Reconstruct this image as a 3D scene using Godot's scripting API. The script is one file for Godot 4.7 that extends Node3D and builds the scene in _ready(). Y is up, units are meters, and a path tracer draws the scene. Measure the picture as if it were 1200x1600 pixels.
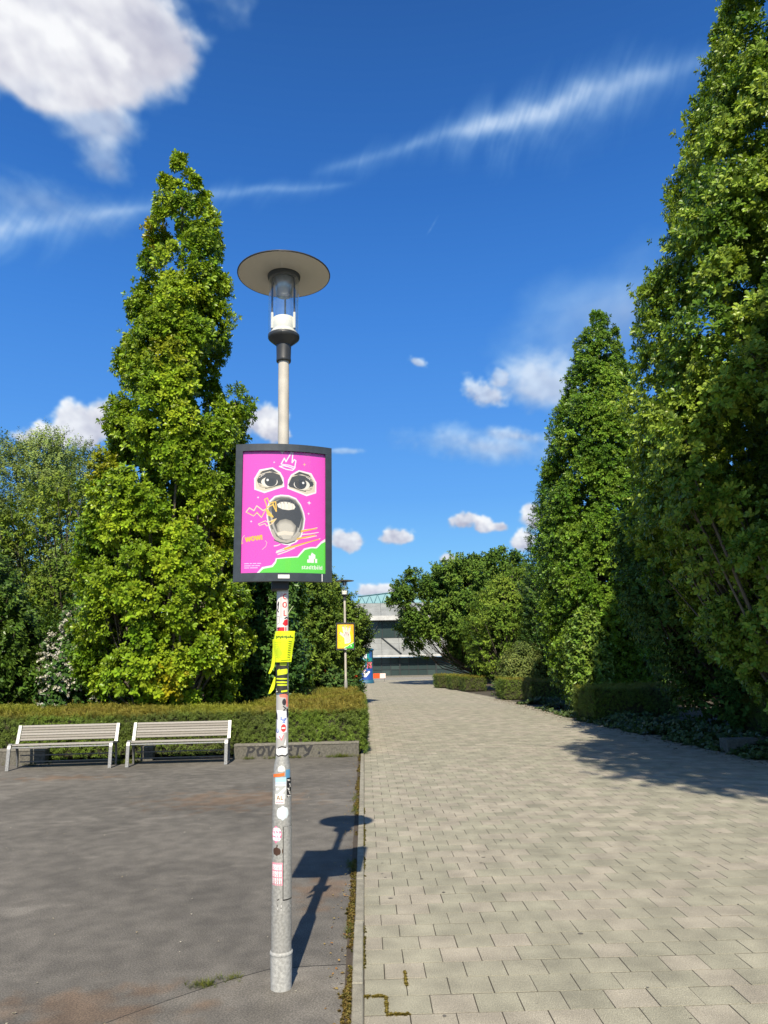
extends Node3D
# A park walk with a lamp post carrying a poster, benches, clipped hedges and columnar oaks. Units are metres; -z is along the walk.

var rng := RandomNumberGenerator.new()
var counts := {}
var tex := {}
var noise := FastNoiseLite.new()

const EYE := 1.75


# ---------------------------------------------------------------- helpers: nodes and tags
func lin(r: float, g: float, b: float) -> Color:
	return Color(r, g, b).linear_to_srgb()


func numbered(called: String) -> String:
	var n: int = counts.get(called, 0)
	counts[called] = n + 1
	return called if n == 0 else "%s_%03d" % [called, n]


func tag(o: Node3D, label: String, category: String, group := "", kind := "") -> Node3D:
	o.set_meta("label", label)
	if category:
		o.set_meta("category", category)
	if group:
		o.set_meta("group", group)
	if kind:
		o.set_meta("kind", kind)
	return o


func thing(called: String, label: String, category: String, at := Vector3.ZERO, turn := 0.0, group := "") -> Node3D:
	var o := Node3D.new()
	o.name = numbered(called)
	add_child(o, true)
	o.position = at
	o.rotation.y = turn
	tag(o, label, category, group)
	return o


func setting(called: String, label: String) -> Node3D:
	var o := Node3D.new()
	o.name = numbered(called)
	add_child(o, true)
	o.set_meta("kind", "structure")
	o.set_meta("label", label)
	return o


func obj(called: String, m: Variant, material: Material, parent: Node3D, label := "") -> MeshInstance3D:
	var o := MeshInstance3D.new()
	o.name = called if parent != self else numbered(called)
	o.mesh = done(m) if m is SurfaceTool else m
	o.material_override = material
	parent.add_child(o, true)
	if label:
		o.set_meta("label", label)
	return o


func begin() -> SurfaceTool:
	var st := SurfaceTool.new()
	st.begin(Mesh.PRIMITIVE_TRIANGLES)
	st.set_smooth_group(-1)
	return st


func done(st: SurfaceTool) -> ArrayMesh:
	st.generate_normals()
	return st.commit()


# ---------------------------------------------------------------- helpers: shapes
func tri(st: SurfaceTool, a: Vector3, b: Vector3, c: Vector3) -> void:   # corners counter-clockwise seen from outside
	st.add_vertex(a)
	st.add_vertex(c)
	st.add_vertex(b)


func quad(st: SurfaceTool, a: Vector3, b: Vector3, c: Vector3, d: Vector3) -> void:
	tri(st, a, b, c)
	tri(st, a, c, d)


func quad_uv(st: SurfaceTool, p: Array, uv: Array) -> void:
	for k in [0, 2, 1, 0, 3, 2]:
		st.set_uv(uv[k])
		st.add_vertex(p[k])


# box with its edges cut at 45 degrees
func box(st: SurfaceTool, at: Vector3, size: Vector3, cut := 0.0, b := Basis.IDENTITY) -> void:
	var h := size / 2.0
	if cut <= 0.0:
		var k := []
		for i in 8:
			k.append(at + b * Vector3(h.x * (1 if i & 1 else -1), h.y * (1 if i & 2 else -1), h.z * (1 if i & 4 else -1)))
		quad(st, k[4], k[5], k[7], k[6])
		quad(st, k[1], k[0], k[2], k[3])
		quad(st, k[5], k[1], k[3], k[7])
		quad(st, k[0], k[4], k[6], k[2])
		quad(st, k[6], k[7], k[3], k[2])
		quad(st, k[0], k[1], k[5], k[4])
		return
	var axes := [Vector3.RIGHT, Vector3.UP, Vector3.BACK]
	var face := func(a: int, s: float, u: float, v: float) -> Vector3:
		var n: Vector3 = axes[a]
		var e: Vector3 = axes[(a + 1) % 3]
		var f: Vector3 = axes[(a + 2) % 3]
		return at + b * (n * s * h[a] + e * u * (h[(a + 1) % 3] - cut) + f * v * (h[(a + 2) % 3] - cut))
	for a in 3:
		for s in [-1.0, 1.0]:
			var p := [face.call(a, s, -1, -1), face.call(a, s, 1, -1), face.call(a, s, 1, 1), face.call(a, s, -1, 1)]
			if s > 0:
				quad(st, p[0], p[1], p[2], p[3])
			else:
				quad(st, p[3], p[2], p[1], p[0])
		# edges between face a and face a+1
		var c := (a + 1) % 3
		for s in [-1.0, 1.0]:
			for r in [-1.0, 1.0]:
				var q := [face.call(a, s, r, -1), face.call(c, r, -1, s), face.call(c, r, 1, s), face.call(a, s, r, 1)]
				if s * r > 0:
					quad(st, q[0], q[1], q[2], q[3])
				else:
					quad(st, q[3], q[2], q[1], q[0])
	for x in [-1.0, 1.0]:
		for y in [-1.0, 1.0]:
			for z in [-1.0, 1.0]:
				var q: Array = [face.call(0, x, y, z), face.call(1, y, z, x), face.call(2, z, x, y)]
				if x * y * z > 0:
					tri(st, q[0], q[1], q[2])
				else:
					tri(st, q[2], q[1], q[0])


# surface of revolution about the y axis; profile is [radius, height] from bottom to top
func lathe(st: SurfaceTool, profile: Array, sides := 24, smooth := true) -> void:
	st.set_smooth_group(0 if smooth else -1)
	for i in profile.size() - 1:
		var a: Array = profile[i]
		var b: Array = profile[i + 1]
		for k in sides:
			var t := TAU * k / sides
			var u := TAU * (k + 1) / sides
			var p := [Vector3(sin(t) * a[0], a[1], cos(t) * a[0]), Vector3(sin(u) * a[0], a[1], cos(u) * a[0]), Vector3(sin(u) * b[0], b[1], cos(u) * b[0]), Vector3(sin(t) * b[0], b[1], cos(t) * b[0])]
			if a[0] > 1e-5:
				tri(st, p[0], p[1], p[2])
			if b[0] > 1e-5:
				tri(st, p[0], p[2], p[3])
	st.set_smooth_group(-1)


func tube(st: SurfaceTool, pts: Array, radii: Array, sides := 8) -> void:
	st.set_smooth_group(1)
	var rings := []
	for i in pts.size():
		var d: Vector3 = (pts[mini(i + 1, pts.size() - 1)] - pts[maxi(i - 1, 0)]).normalized()
		var e := d.cross(Vector3(0.31, 0.2, 0.93)).normalized()
		var f := d.cross(e)
		var ring := []
		for k in sides:
			var t := TAU * k / sides
			ring.append(pts[i] + (e * cos(t) + f * sin(t)) * radii[i])
		rings.append(ring)
	for i in rings.size() - 1:
		for k in sides:
			var n := (k + 1) % sides
			quad(st, rings[i][k], rings[i + 1][k], rings[i + 1][n], rings[i][n])
	st.set_smooth_group(-1)


# flat bar that follows a line in the y-z plane: x0..x1 wide
func bar_yz(st: SurfaceTool, pts: Array, thick: Array, x0: float, x1: float) -> void:
	var up := []
	var low := []
	for i in pts.size():
		var d: Vector2 = (pts[mini(i + 1, pts.size() - 1)] - pts[maxi(i - 1, 0)]).normalized()
		var n := Vector2(-d.y, d.x)
		up.append(pts[i] + n * thick[i] / 2.0)
		low.append(pts[i] - n * thick[i] / 2.0)
	var v := func(p: Vector2, x: float) -> Vector3: return Vector3(x, p.y, p.x)
	for i in pts.size() - 1:
		quad(st, v.call(up[i], x0), v.call(up[i + 1], x0), v.call(up[i + 1], x1), v.call(up[i], x1))
		quad(st, v.call(low[i], x1), v.call(low[i + 1], x1), v.call(low[i + 1], x0), v.call(low[i], x0))
		quad(st, v.call(up[i], x1), v.call(up[i + 1], x1), v.call(low[i + 1], x1), v.call(low[i], x1))
		quad(st, v.call(low[i], x0), v.call(low[i + 1], x0), v.call(up[i + 1], x0), v.call(up[i], x0))
	var e := pts.size() - 1
	quad(st, v.call(low[0], x0), v.call(up[0], x0), v.call(up[0], x1), v.call(low[0], x1))
	quad(st, v.call(up[e], x0), v.call(low[e], x0), v.call(low[e], x1), v.call(up[e], x1))


# ---------------------------------------------------------------- helpers: textures and materials
func grain(called: String, freq: float, low: float, high: float, octaves := 4, tint := Color.WHITE, size := 512) -> NoiseTexture2D:
	if tex.has(called):
		return tex[called]
	var t := NoiseTexture2D.new()
	var n := FastNoiseLite.new()
	n.noise_type = FastNoiseLite.TYPE_SIMPLEX_SMOOTH
	n.frequency = freq
	n.fractal_octaves = octaves
	n.seed = called.length() * 7 + int(freq * 1000)
	t.width = size
	t.height = size
	t.seamless = true
	t.noise = n
	var g := Gradient.new()
	g.set_color(0, Color(low, low, low) * tint)
	g.set_color(1, Color(high, high, high))
	t.color_ramp = g
	tex[called] = t
	t.set_meta("mean", pow((low + high) / 2.0, 2.2))
	return t


func bump_map(called: String, freq: float) -> NoiseTexture2D:
	if tex.has(called):
		return tex[called]
	var t := NoiseTexture2D.new()
	var n := FastNoiseLite.new()
	n.frequency = freq
	n.fractal_octaves = 4
	t.width = 512
	t.height = 512
	t.seamless = true
	t.noise = n
	tex[called] = t
	return t


func plain(c: Color, rough := 0.7, metal := 0.0) -> StandardMaterial3D:
	var m := StandardMaterial3D.new()
	m.albedo_color = c
	m.roughness = rough
	m.metallic = metal
	return m


# grainy matter: a fine noise and a coarse one, both laid in the world so that no two pieces are alike
func rough_matter(c: Color, rough: float, fine: NoiseTexture2D, fine_size: float, coarse: NoiseTexture2D, coarse_size: float, relief := 0.0) -> StandardMaterial3D:
	# the textures darken on average; the colour given is the one meant for the whole
	var k: float = fine.get_meta("mean") * (coarse.get_meta("mean") if coarse else 1.0)
	var l := c.srgb_to_linear()
	var m := plain(lin(minf(l.r / k, 1.0), minf(l.g / k, 1.0), minf(l.b / k, 1.0)), rough)
	m.albedo_texture = fine
	m.uv1_triplanar = true
	m.uv1_world_triplanar = true
	m.uv1_scale = Vector3.ONE / fine_size
	if coarse:
		m.detail_enabled = true
		m.detail_blend_mode = BaseMaterial3D.BLEND_MODE_MUL
		m.detail_uv_layer = BaseMaterial3D.DETAIL_UV_2
		m.detail_albedo = coarse
		m.uv2_triplanar = true
		m.uv2_world_triplanar = true
		m.uv2_scale = Vector3.ONE / coarse_size
	if relief > 0.0:
		m.heightmap_enabled = true
		m.heightmap_texture = bump_map("relief", 0.09)
		m.heightmap_scale = relief
	return m


func leafy(rough := 0.45, through := 0.62) -> StandardMaterial3D:
	var m := plain(Color.WHITE, rough)
	m.vertex_color_use_as_albedo = true
	m.metallic_specular = 0.45
	m.backlight_enabled = true
	m.backlight = Color(through, through, through * 0.45)
	return m


# ---------------------------------------------------------------- helpers: painting print onto an Image
func fill(im: Image, pts: Array, c: Color) -> void:
	var lo := 1e9
	var hi := -1e9
	for p in pts:
		lo = minf(lo, p.y)
		hi = maxf(hi, p.y)
	for y in range(maxi(0, int(floor(lo))), mini(im.get_height() - 1, int(ceil(hi))) + 1):
		var xs := []
		var yy := y + 0.5
		for i in pts.size():
			var a: Vector2 = pts[i]
			var b: Vector2 = pts[(i + 1) % pts.size()]
			if (a.y <= yy) != (b.y <= yy):
				xs.append(a.x + (yy - a.y) / (b.y - a.y) * (b.x - a.x))
		xs.sort()
		for k in range(0, xs.size() - 1, 2):
			var x0 := maxi(0, int(round(xs[k])))
			var x1 := mini(im.get_width(), int(round(xs[k + 1])))
			if x1 > x0:
				im.fill_rect(Rect2i(x0, y, x1 - x0, 1), c)


func stroke(im: Image, pts: Array, w0: float, c: Color, w1 := -1.0) -> void:
	var n := pts.size()
	for i in n - 1:
		var a: Vector2 = pts[i]
		var b: Vector2 = pts[i + 1]
		var wa := w0 if w1 < 0 else lerpf(w0, w1, float(i) / (n - 1))
		var wb := w0 if w1 < 0 else lerpf(w0, w1, float(i + 1) / (n - 1))
		var d := (b - a).normalized()
		var s := Vector2(-d.y, d.x) * 0.5
		fill(im, [a + s * wa, b + s * wb, b - s * wb, a - s * wa], c)
		fill(im, oval(b, wb * 0.5, wb * 0.5, 0.0, 10), c)


func oval(c: Vector2, rx: float, ry: float, turn := 0.0, n := 28) -> Array:
	var out := []
	for i in n:
		out.append(c + Vector2(cos(TAU * i / n) * rx, sin(TAU * i / n) * ry).rotated(turn))
	return out


func star(im: Image, c: Vector2, r: float, col: Color) -> void:
	var out := []
	for i in 8:
		out.append(c + Vector2.UP.rotated(TAU * i / 8) * (r if i % 2 == 0 else r * 0.3))
	fill(im, out, col)


func write(im: Image, words: String, at: Vector2, size: float, c: Color, bold := true, turn := 0.0, stretch := 1.0) -> void:
	var f := SystemFont.new()
	f.font_names = PackedStringArray(["Droid Sans"])
	f.font_weight = 700 if bold else 400
	var t := TextMesh.new()
	t.font = f
	t.text = words
	t.font_size = 64
	t.pixel_size = size / 64.0
	t.depth = 0.0
	t.curve_step = 1.0
	if t.get_surface_count() == 0:
		return
	var arr := t.surface_get_arrays(0)
	var v: PackedVector3Array = arr[Mesh.ARRAY_VERTEX]
	var ix = arr[Mesh.ARRAY_INDEX]
	var n: int = ix.size() if ix != null and ix.size() > 0 else v.size()
	for k in range(0, n - 2, 3):
		var p := []
		for j in 3:
			var q: Vector3 = v[ix[k + j]] if ix != null and ix.size() > 0 else v[k + j]
			p.append(at + Vector2(q.x * stretch, -q.y).rotated(turn))
		fill(im, p, c)


func printed(im: Image, rough := 0.5) -> StandardMaterial3D:
	var m := plain(Color.WHITE, rough)
	im.generate_mipmaps()
	m.albedo_texture = ImageTexture.create_from_image(im)
	m.texture_repeat = false
	return m


# ---------------------------------------------------------------- the sky
const SKY_W := 4096
const SKY_H := 2048

func sky_color(el: float) -> Color:
	var stops := [[-2.0, 168, 214, 250], [3.0, 150, 209, 254], [7.5, 131, 199, 254], [12.5, 104, 173, 247], [19.0, 85, 153, 235], [26.0, 69, 136, 221], [35.0, 54, 115, 197], [46.0, 45, 97, 170], [65.0, 36, 80, 148], [90.0, 32, 72, 138]]
	for i in stops.size() - 1:
		if el <= stops[i + 1][0]:
			var t := clampf((el - stops[i][0]) / (stops[i + 1][0] - stops[i][0]), 0, 1)
			return Color8(stops[i][1], stops[i][2], stops[i][3]).lerp(Color8(stops[i + 1][1], stops[i + 1][2], stops[i + 1][3]), t)
	return Color8(32, 72, 138)


func sky_px(az: float, el: float) -> Vector2:
	return Vector2((az / 360.0 + 0.5) * SKY_W, (90.0 - el) / 180.0 * SKY_H)


# a heap cloud: az, el, half width and half height in degrees
func puff(im: Image, az: float, el: float, w: float, h: float, thick := 1.0, ragged := 0.55, soft := 0.35, turn := 0.0) -> void:
	var reach := maxf(w, h) * 1.5
	var a := sky_px(az - reach, el + reach)
	var b := sky_px(az + reach, el - reach)
	for y in range(maxi(0, int(a.y)), mini(SKY_H / 2, int(b.y))):
		var e := 90.0 - (y + 0.5) / SKY_H * 180.0
		for x in range(int(a.x), int(b.x)):
			var q := (x + 0.5) / SKY_W * 360.0 - 180.0
			var p := Vector2((q - az) * cos(deg_to_rad(el)), e - el).rotated(turn)
			var low := 1.25 if p.y < 0 else 1.0
			var d := 1.0 - sqrt((p.x / w) ** 2 + (p.y * low / h) ** 2)
			if d < -0.75:
				continue
			var k := 26.0 / clampf(h, 1.0, 6.0)
			var u := q * cos(deg_to_rad(e)) * k
			var v := e * k * 1.15
			var n := noise.get_noise_3d(u, v, az) * 0.68 + noise.get_noise_3d(u * 3.1, v * 3.1, az + 9.0) * 0.26 + noise.get_noise_3d(u * 8.0, v * 8.0, az + 17.0) * 0.14
			d += n * ragged * 1.5
			var t := smoothstep(0.0, soft, d) * thick
			if t <= 0.003:
				continue
			var xx := posmod(x, SKY_W)
			var relief := noise.get_noise_3d(u * 1.6, v * 1.6, az + 40.0) - noise.get_noise_3d(u * 1.6 + 8.0, v * 1.6 + 10.0, az + 40.0)
			var lit := clampf(0.87 + 0.13 * p.y / h + n * 0.2 + relief * 0.16, 0.68, 1.0)
			im.set_pixel(xx, y, im.get_pixel(xx, y).lerp(Color(lit * 0.985, lit * 0.99, lerpf(lit, 1.0, 0.25)), t))


# an ice-cloud streak along a line of [az, el, half width, strength], combed into strands that lean
func streak(im: Image, line: Array, lean: float, seed_at: float, fine := 1.0) -> void:
	for i in line.size() - 1:
		var a: Array = line[i]
		var b: Array = line[i + 1]
		var pa := Vector2(a[0], a[1])
		var pb := Vector2(b[0], b[1])
		var reach: float = maxf(a[2], b[2]) * 2.6
		var p0 := sky_px(a[0], maxf(a[1], b[1]) + reach)
		var p1 := sky_px(b[0], minf(a[1], b[1]) - reach)
		for x in range(int(p0.x), int(p1.x)):
			var q := (x + 0.5) / SKY_W * 360.0 - 180.0
			var t: float = (q - a[0]) / (b[0] - a[0])
			var mid := lerpf(a[1], b[1], t)
			var wide := lerpf(a[2], b[2], t)
			var strong := lerpf(a[3], b[3], t)
			for y in range(int(p0.y), int(p1.y)):
				var e := 90.0 - (y + 0.5) / SKY_H * 180.0
				var s := e - mid
				# strands: noise that is long along a leaning direction, warped so that no comb shows
				var warp := noise.get_noise_3d(q * 9.0, e * 9.0, seed_at + 20.0) * 1.6
				var across := (q - s * (lean + warp * 0.35)) * fine + warp * 0.35
				var cloudy := noise.get_noise_3d(q * 14.0, e * 22.0, seed_at + 30.0)
				var fibre := noise.get_noise_3d(across * 60.0, s * 9.0 + q * 3.0, seed_at) * 0.6 + noise.get_noise_3d(across * 150.0, s * 16.0, seed_at + 4.0) * 0.5
				var wisp := cloudy * 0.7 + fibre * 0.42
				var edge := noise.get_noise_3d(across * 20.0, 3.0, seed_at + 8.0)
				var ww := wide * (1.0 + edge * 0.7) * (1.2 if s < 0 else 0.8)
				var body := exp(-pow(s / maxf(ww, 0.05), 2.0))
				var core := exp(-pow((s - warp * 0.25 * wide) / (wide * 0.4), 2.0)) * 0.55
				var k := clampf((body * (0.42 + wisp * 0.6) + core * (0.8 + wisp * 0.3)) * strong, 0.0, 0.9)
				if k > 0.004:
					im.set_pixel(x, y, im.get_pixel(x, y).lerp(Color(0.86, 0.92, 1.0), k))


func make_sky() -> PanoramaSkyMaterial:
	var im := Image.create(SKY_W, SKY_H, false, Image.FORMAT_RGB8)
	im.fill(Color8(112, 108, 96))
	for y in SKY_H / 2 + 4:
		im.fill_rect(Rect2i(0, y, SKY_W, 1), sky_color(90.0 - (y + 0.5) / SKY_H * 180.0))
	# the air is paler round the sun, which stands high behind the camera
	var sun_at := Vector3(-0.28, 4.29, 4.33).normalized()
	for y in range(0, SKY_H / 2, 8):
		for x in range(0, SKY_W, 8):
			var el := deg_to_rad(90.0 - (y + 4.0) / SKY_H * 180.0)
			var az := deg_to_rad((x + 4.0) / SKY_W * 360.0 - 180.0)
			var off := rad_to_deg(acos(clampf(Vector3(sin(az) * cos(el), sin(el), -cos(az) * cos(el)).dot(sun_at), -1, 1)))
			if off > 75.0:
				continue
			var k := 0.85 * exp(-pow(off / 13.0, 1.4)) + 0.4 * exp(-pow(off / 34.0, 2.0))
			im.fill_rect(Rect2i(x, y, 8, 8), im.get_pixel(x + 4, y + 4).lerp(Color(1.0, 0.985, 0.95), clampf(k, 0, 1)))
	noise.noise_type = FastNoiseLite.TYPE_SIMPLEX_SMOOTH
	noise.fractal_octaves = 4
	noise.frequency = 0.014
	# thin veils low on the right
	puff(im, 21.5, 25.0, 11.0, 5.5, 0.55, 0.35, 1.3, -0.35)
	puff(im, 10.0, 16.2, 8.5, 1.9, 0.6, 0.4, 1.1, 0.16)
	puff(im, 12.5, 16.9, 4.0, 0.7, 0.5, 0.5, 0.9, 0.2)
	puff(im, 14.5, 20.4, 4.0, 3.0, 0.72, 0.6, 0.9)
	puff(im, 10.0, 20.3, 1.9, 1.3, 0.75, 0.7, 0.7, 0.3)
	puff(im, 11.3, 21.4, 1.0, 0.8, 0.5, 0.7, 0.6)
	puff(im, 4.6, 22.9, 0.9, 0.45, 0.7, 0.7, 0.7, 0.5)
	puff(im, -1.5, 16.2, 1.8, 0.3, 0.45, 0.5, 0.8)
	# heap clouds near the horizon
	for c in [[-1.2, 9.3, 1.5, 1.15], [2.5, 9.5, 1.5, 1.0], [8.0, 10.6, 1.5, 1.0], [9.4, 10.2, 1.0, 0.8], [13.4, 10.6, 1.2, 1.4], [12.6, 8.8, 1.2, 1.0], [6.6, 7.7, 0.7, 0.6], [1.2, 5.3, 2.6, 0.7], [-8.0, 18.3, 1.9, 1.7], [-7.0, 17.6, 1.3, 1.2], [-21.3, 17.0, 2.4, 2.1], [-19.6, 17.9, 1.5, 1.7], [-24.0, 15.9, 2.2, 1.1], [10.8, 10.0, 0.8, 0.5]]:
		puff(im, c[0], c[1], c[2], c[3], 0.95, 0.55, 0.4)
	# the big cloud at the upper left
	for c in [[-30.0, 46.5, 15.5, 6.0], [-25.5, 41.6, 9.5, 4.6], [-19.0, 43.0, 5.0, 3.6], [-33.0, 40.0, 8.0, 4.2], [-25.0, 39.6, 5.5, 3.4]]:
		puff(im, c[0], c[1], c[2], c[3], 0.95, 0.34, 0.36)
	puff(im, -22.2, 37.6, 3.3, 3.0, 0.72, 0.42, 0.7, 0.2)
	puff(im, -21.0, 35.0, 2.0, 2.2, 0.5, 0.4, 0.8, 0.2)
	puff(im, -24.5, 31.6, 6.5, 2.3, 0.34, 0.5, 1.1)
	streak(im, [[-36.0, 27.6, 1.5, 0.6], [-28.0, 29.4, 1.5, 0.75], [-25.5, 30.2, 1.3, 0.62], [-22.4, 31.2, 1.0, 0.5], [-18.4, 32.5, 0.7, 0.4], [-12.6, 34.2, 0.75, 0.5], [-7.8, 34.9, 0.6, 0.4], [-2.5, 35.3, 0.4, 0.22], [0.0, 35.6, 0.3, 0.0]], 0.7, 1.0)
	streak(im, [[-4.5, 36.0, 0.5, 0.0], [-2.5, 36.5, 0.6, 0.2], [3.4, 37.6, 0.75, 0.34], [7.9, 38.5, 1.0, 0.52], [11.3, 38.7, 1.5, 0.78], [16.2, 38.9, 1.75, 0.86], [19.0, 39.5, 1.7, 0.76], [24.2, 39.6, 1.4, 0.5], [29.5, 39.2, 0.8, 0.34], [36.0, 38.5, 0.6, 0.0]], 0.75, 5.0)
	streak(im, [[5.7, 31.9, 0.07, 0.0], [6.1, 32.3, 0.09, 0.4], [6.9, 33.3, 0.12, 0.0]], 0.0, 7.0)
	# the same weather all round
	rng.seed = 77
	for i in 26:
		var az := rng.randf_range(48, 312)
		var el := rng.randf_range(7, 20)
		var w := rng.randf_range(1.5, 5.0)
		for j in 3:
			puff(im, wrapf(az + rng.randf_range(-w, w), -178.0, 178.0), el + rng.randf_range(-0.5, 0.8), w * rng.randf_range(0.5, 0.9), w * rng.randf_range(0.3, 0.5), 0.92, 0.55, 0.4)
	for i in 4:
		var az := wrapf(rng.randf_range(70, 290), -160.0, 160.0)
		var el := rng.randf_range(32, 55)
		for j in 3:
			puff(im, az + rng.randf_range(-6, 6), el + rng.randf_range(-2, 2), rng.randf_range(5, 9), rng.randf_range(2.5, 4.5), 0.88, 0.35, 0.5)
	# the middle column painted above is straight ahead; a panorama starts with it
	var turned := Image.create(SKY_W, SKY_H, false, Image.FORMAT_RGB8)
	turned.blit_rect(im, Rect2i(SKY_W / 2, 0, SKY_W / 2, SKY_H), Vector2i(0, 0))
	turned.blit_rect(im, Rect2i(0, 0, SKY_W / 2, SKY_H), Vector2i(SKY_W / 2, 0))
	var m := PanoramaSkyMaterial.new()
	m.panorama = ImageTexture.create_from_image(turned)
	return m


# ---------------------------------------------------------------- leaves, sprigs and crowns
const OAK := [[0.0, 0.03], [0.14, 0.06], [0.26, 0.2], [0.34, 0.11], [0.47, 0.3], [0.56, 0.15], [0.7, 0.32], [0.8, 0.17], [0.9, 0.2], [1.0, 0.02]]
const BLADE := [[0.0, 0.02], [0.22, 0.22], [0.5, 0.3], [0.78, 0.18], [1.0, 0.0]]
const NEEDLE := [[0.0, 0.05], [0.6, 0.08], [1.0, 0.0]]

func leaf(st: SurfaceTool, base: Vector3, dir: Vector3, up: Vector3, length: float, width: float, outline: Array, droop: float, c: Color) -> void:
	var side := dir.cross(up).normalized()
	var n := side.cross(dir).normalized()
	var mid := []
	var lft := []
	var rgt := []
	for o in outline:
		var t: float = o[0]
		var w: float = o[1] * width / 0.3 * 0.5
		var m: Vector3 = base + dir * t * length - n * droop * t * t * length
		mid.append(m)
		lft.append(m - side * w + n * w * 0.28)
		rgt.append(m + side * w + n * w * 0.28)
	st.set_color(c)
	for i in outline.size() - 1:
		st.set_normal((n - side * 0.25 - dir * 0.0).normalized())
		quad(st, lft[i], mid[i], mid[i + 1], lft[i + 1])
		st.set_normal((n + side * 0.25).normalized())
		quad(st, mid[i], rgt[i], rgt[i + 1], mid[i + 1])


# leaves set round the end of a twig that points up (+y), as oak carries them
func oak_sprig(leaves: int, size: float) -> ArrayMesh:
	var st := begin()
	for k in leaves:
		var t := (k + 0.5) / leaves
		var az := k * 2.4 + rng.randf_range(-0.4, 0.4)
		var lift := lerpf(0.15, 1.15, t) + rng.randf_range(-0.2, 0.2)
		var d := Vector3(cos(az) * cos(lift), sin(lift), sin(az) * cos(lift))
		var up := (Vector3.UP * 1.1 - d * 0.4 + Vector3(rng.randf_range(-0.3, 0.3), 0, rng.randf_range(-0.3, 0.3))).normalized()
		var v := rng.randf_range(0.82, 1.12)
		leaf(st, Vector3(0, (t - 0.6) * size * 0.7, 0) + d * size * 0.06, d, up, size * rng.randf_range(0.8, 1.15), size * 0.62, OAK, rng.randf_range(0.1, 0.4), Color(v, v, v * rng.randf_range(0.8, 1.1)))
	return st.commit()


# leaves along a twig that points up (+y)
func leaf_sprig(leaves: int, size: float, reach: float, outline: Array, width: float, spread := 0.8) -> ArrayMesh:
	var st := begin()
	for k in leaves:
		var t := (k + 0.5) / leaves
		var az := k * 2.4 + rng.randf_range(-0.5, 0.5)
		var lift := lerpf(0.1, 0.9, t) * spread + rng.randf_range(-0.25, 0.25)
		var d := Vector3(cos(az) * cos(lift), sin(lift), sin(az) * cos(lift))
		var up := (Vector3.UP - d * 0.3 + Vector3(rng.randf_range(-0.35, 0.35), 0, rng.randf_range(-0.35, 0.35))).normalized()
		var v := rng.randf_range(0.8, 1.15)
		leaf(st, Vector3(rng.randf_range(-0.1, 0.1) * reach, (t - 0.5) * reach, rng.randf_range(-0.1, 0.1) * reach), d, up, size * rng.randf_range(0.75, 1.2), size * width, outline, rng.randf_range(0.0, 0.45), Color(v, v, v * rng.randf_range(0.8, 1.1)))
	return st.commit()


func facing(axis: Vector3, roll: float, s: float) -> Basis:
	var e := axis.cross(Vector3(0.35, 0.1, 0.9)).normalized()
	var f := e.cross(axis).normalized()
	return Basis(e * s, axis * s, f * s) * Basis(Vector3.UP, roll)


func any_way() -> Vector3:
	var y := rng.randf_range(-1, 1)
	var a := rng.randf() * TAU
	var r := sqrt(1.0 - y * y)
	return Vector3(cos(a) * r, y, sin(a) * r)


# commits lists of placements as one mass of foliage per sprig mesh
func mass(called: String, parent: Node3D, meshes: Array, places: Array, tints: Array, material: Material) -> void:
	for v in meshes.size():
		var n := 0
		for i in places.size():
			if i % meshes.size() == v:
				n += 1
		if n == 0:
			continue
		var mm := MultiMesh.new()
		mm.transform_format = MultiMesh.TRANSFORM_3D
		mm.use_colors = true
		mm.mesh = meshes[v]
		mm.instance_count = n
		var j := 0
		for i in range(v, places.size(), meshes.size()):
			mm.set_instance_transform(j, places[i])
			mm.set_instance_color(j, tints[i])
			j += 1
		var o := MultiMeshInstance3D.new()
		o.multimesh = mm
		o.material_override = material
		o.name = called
		o.set_meta("kind", "stuff")
		parent.add_child(o, true)


func outline_at(prof: Array, h: float) -> Vector2:
	if h <= prof[0][0]:
		return Vector2(prof[0][1], prof[0][2])
	for i in prof.size() - 1:
		if h <= prof[i + 1][0]:
			var t: float = (h - prof[i][0]) / (prof[i + 1][0] - prof[i][0])
			return Vector2(lerpf(prof[i][1], prof[i + 1][1], t), lerpf(prof[i][2], prof[i + 1][2], t))
	var e: int = prof.size() - 1
	return Vector2(prof[e][1], prof[e][2])


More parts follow.
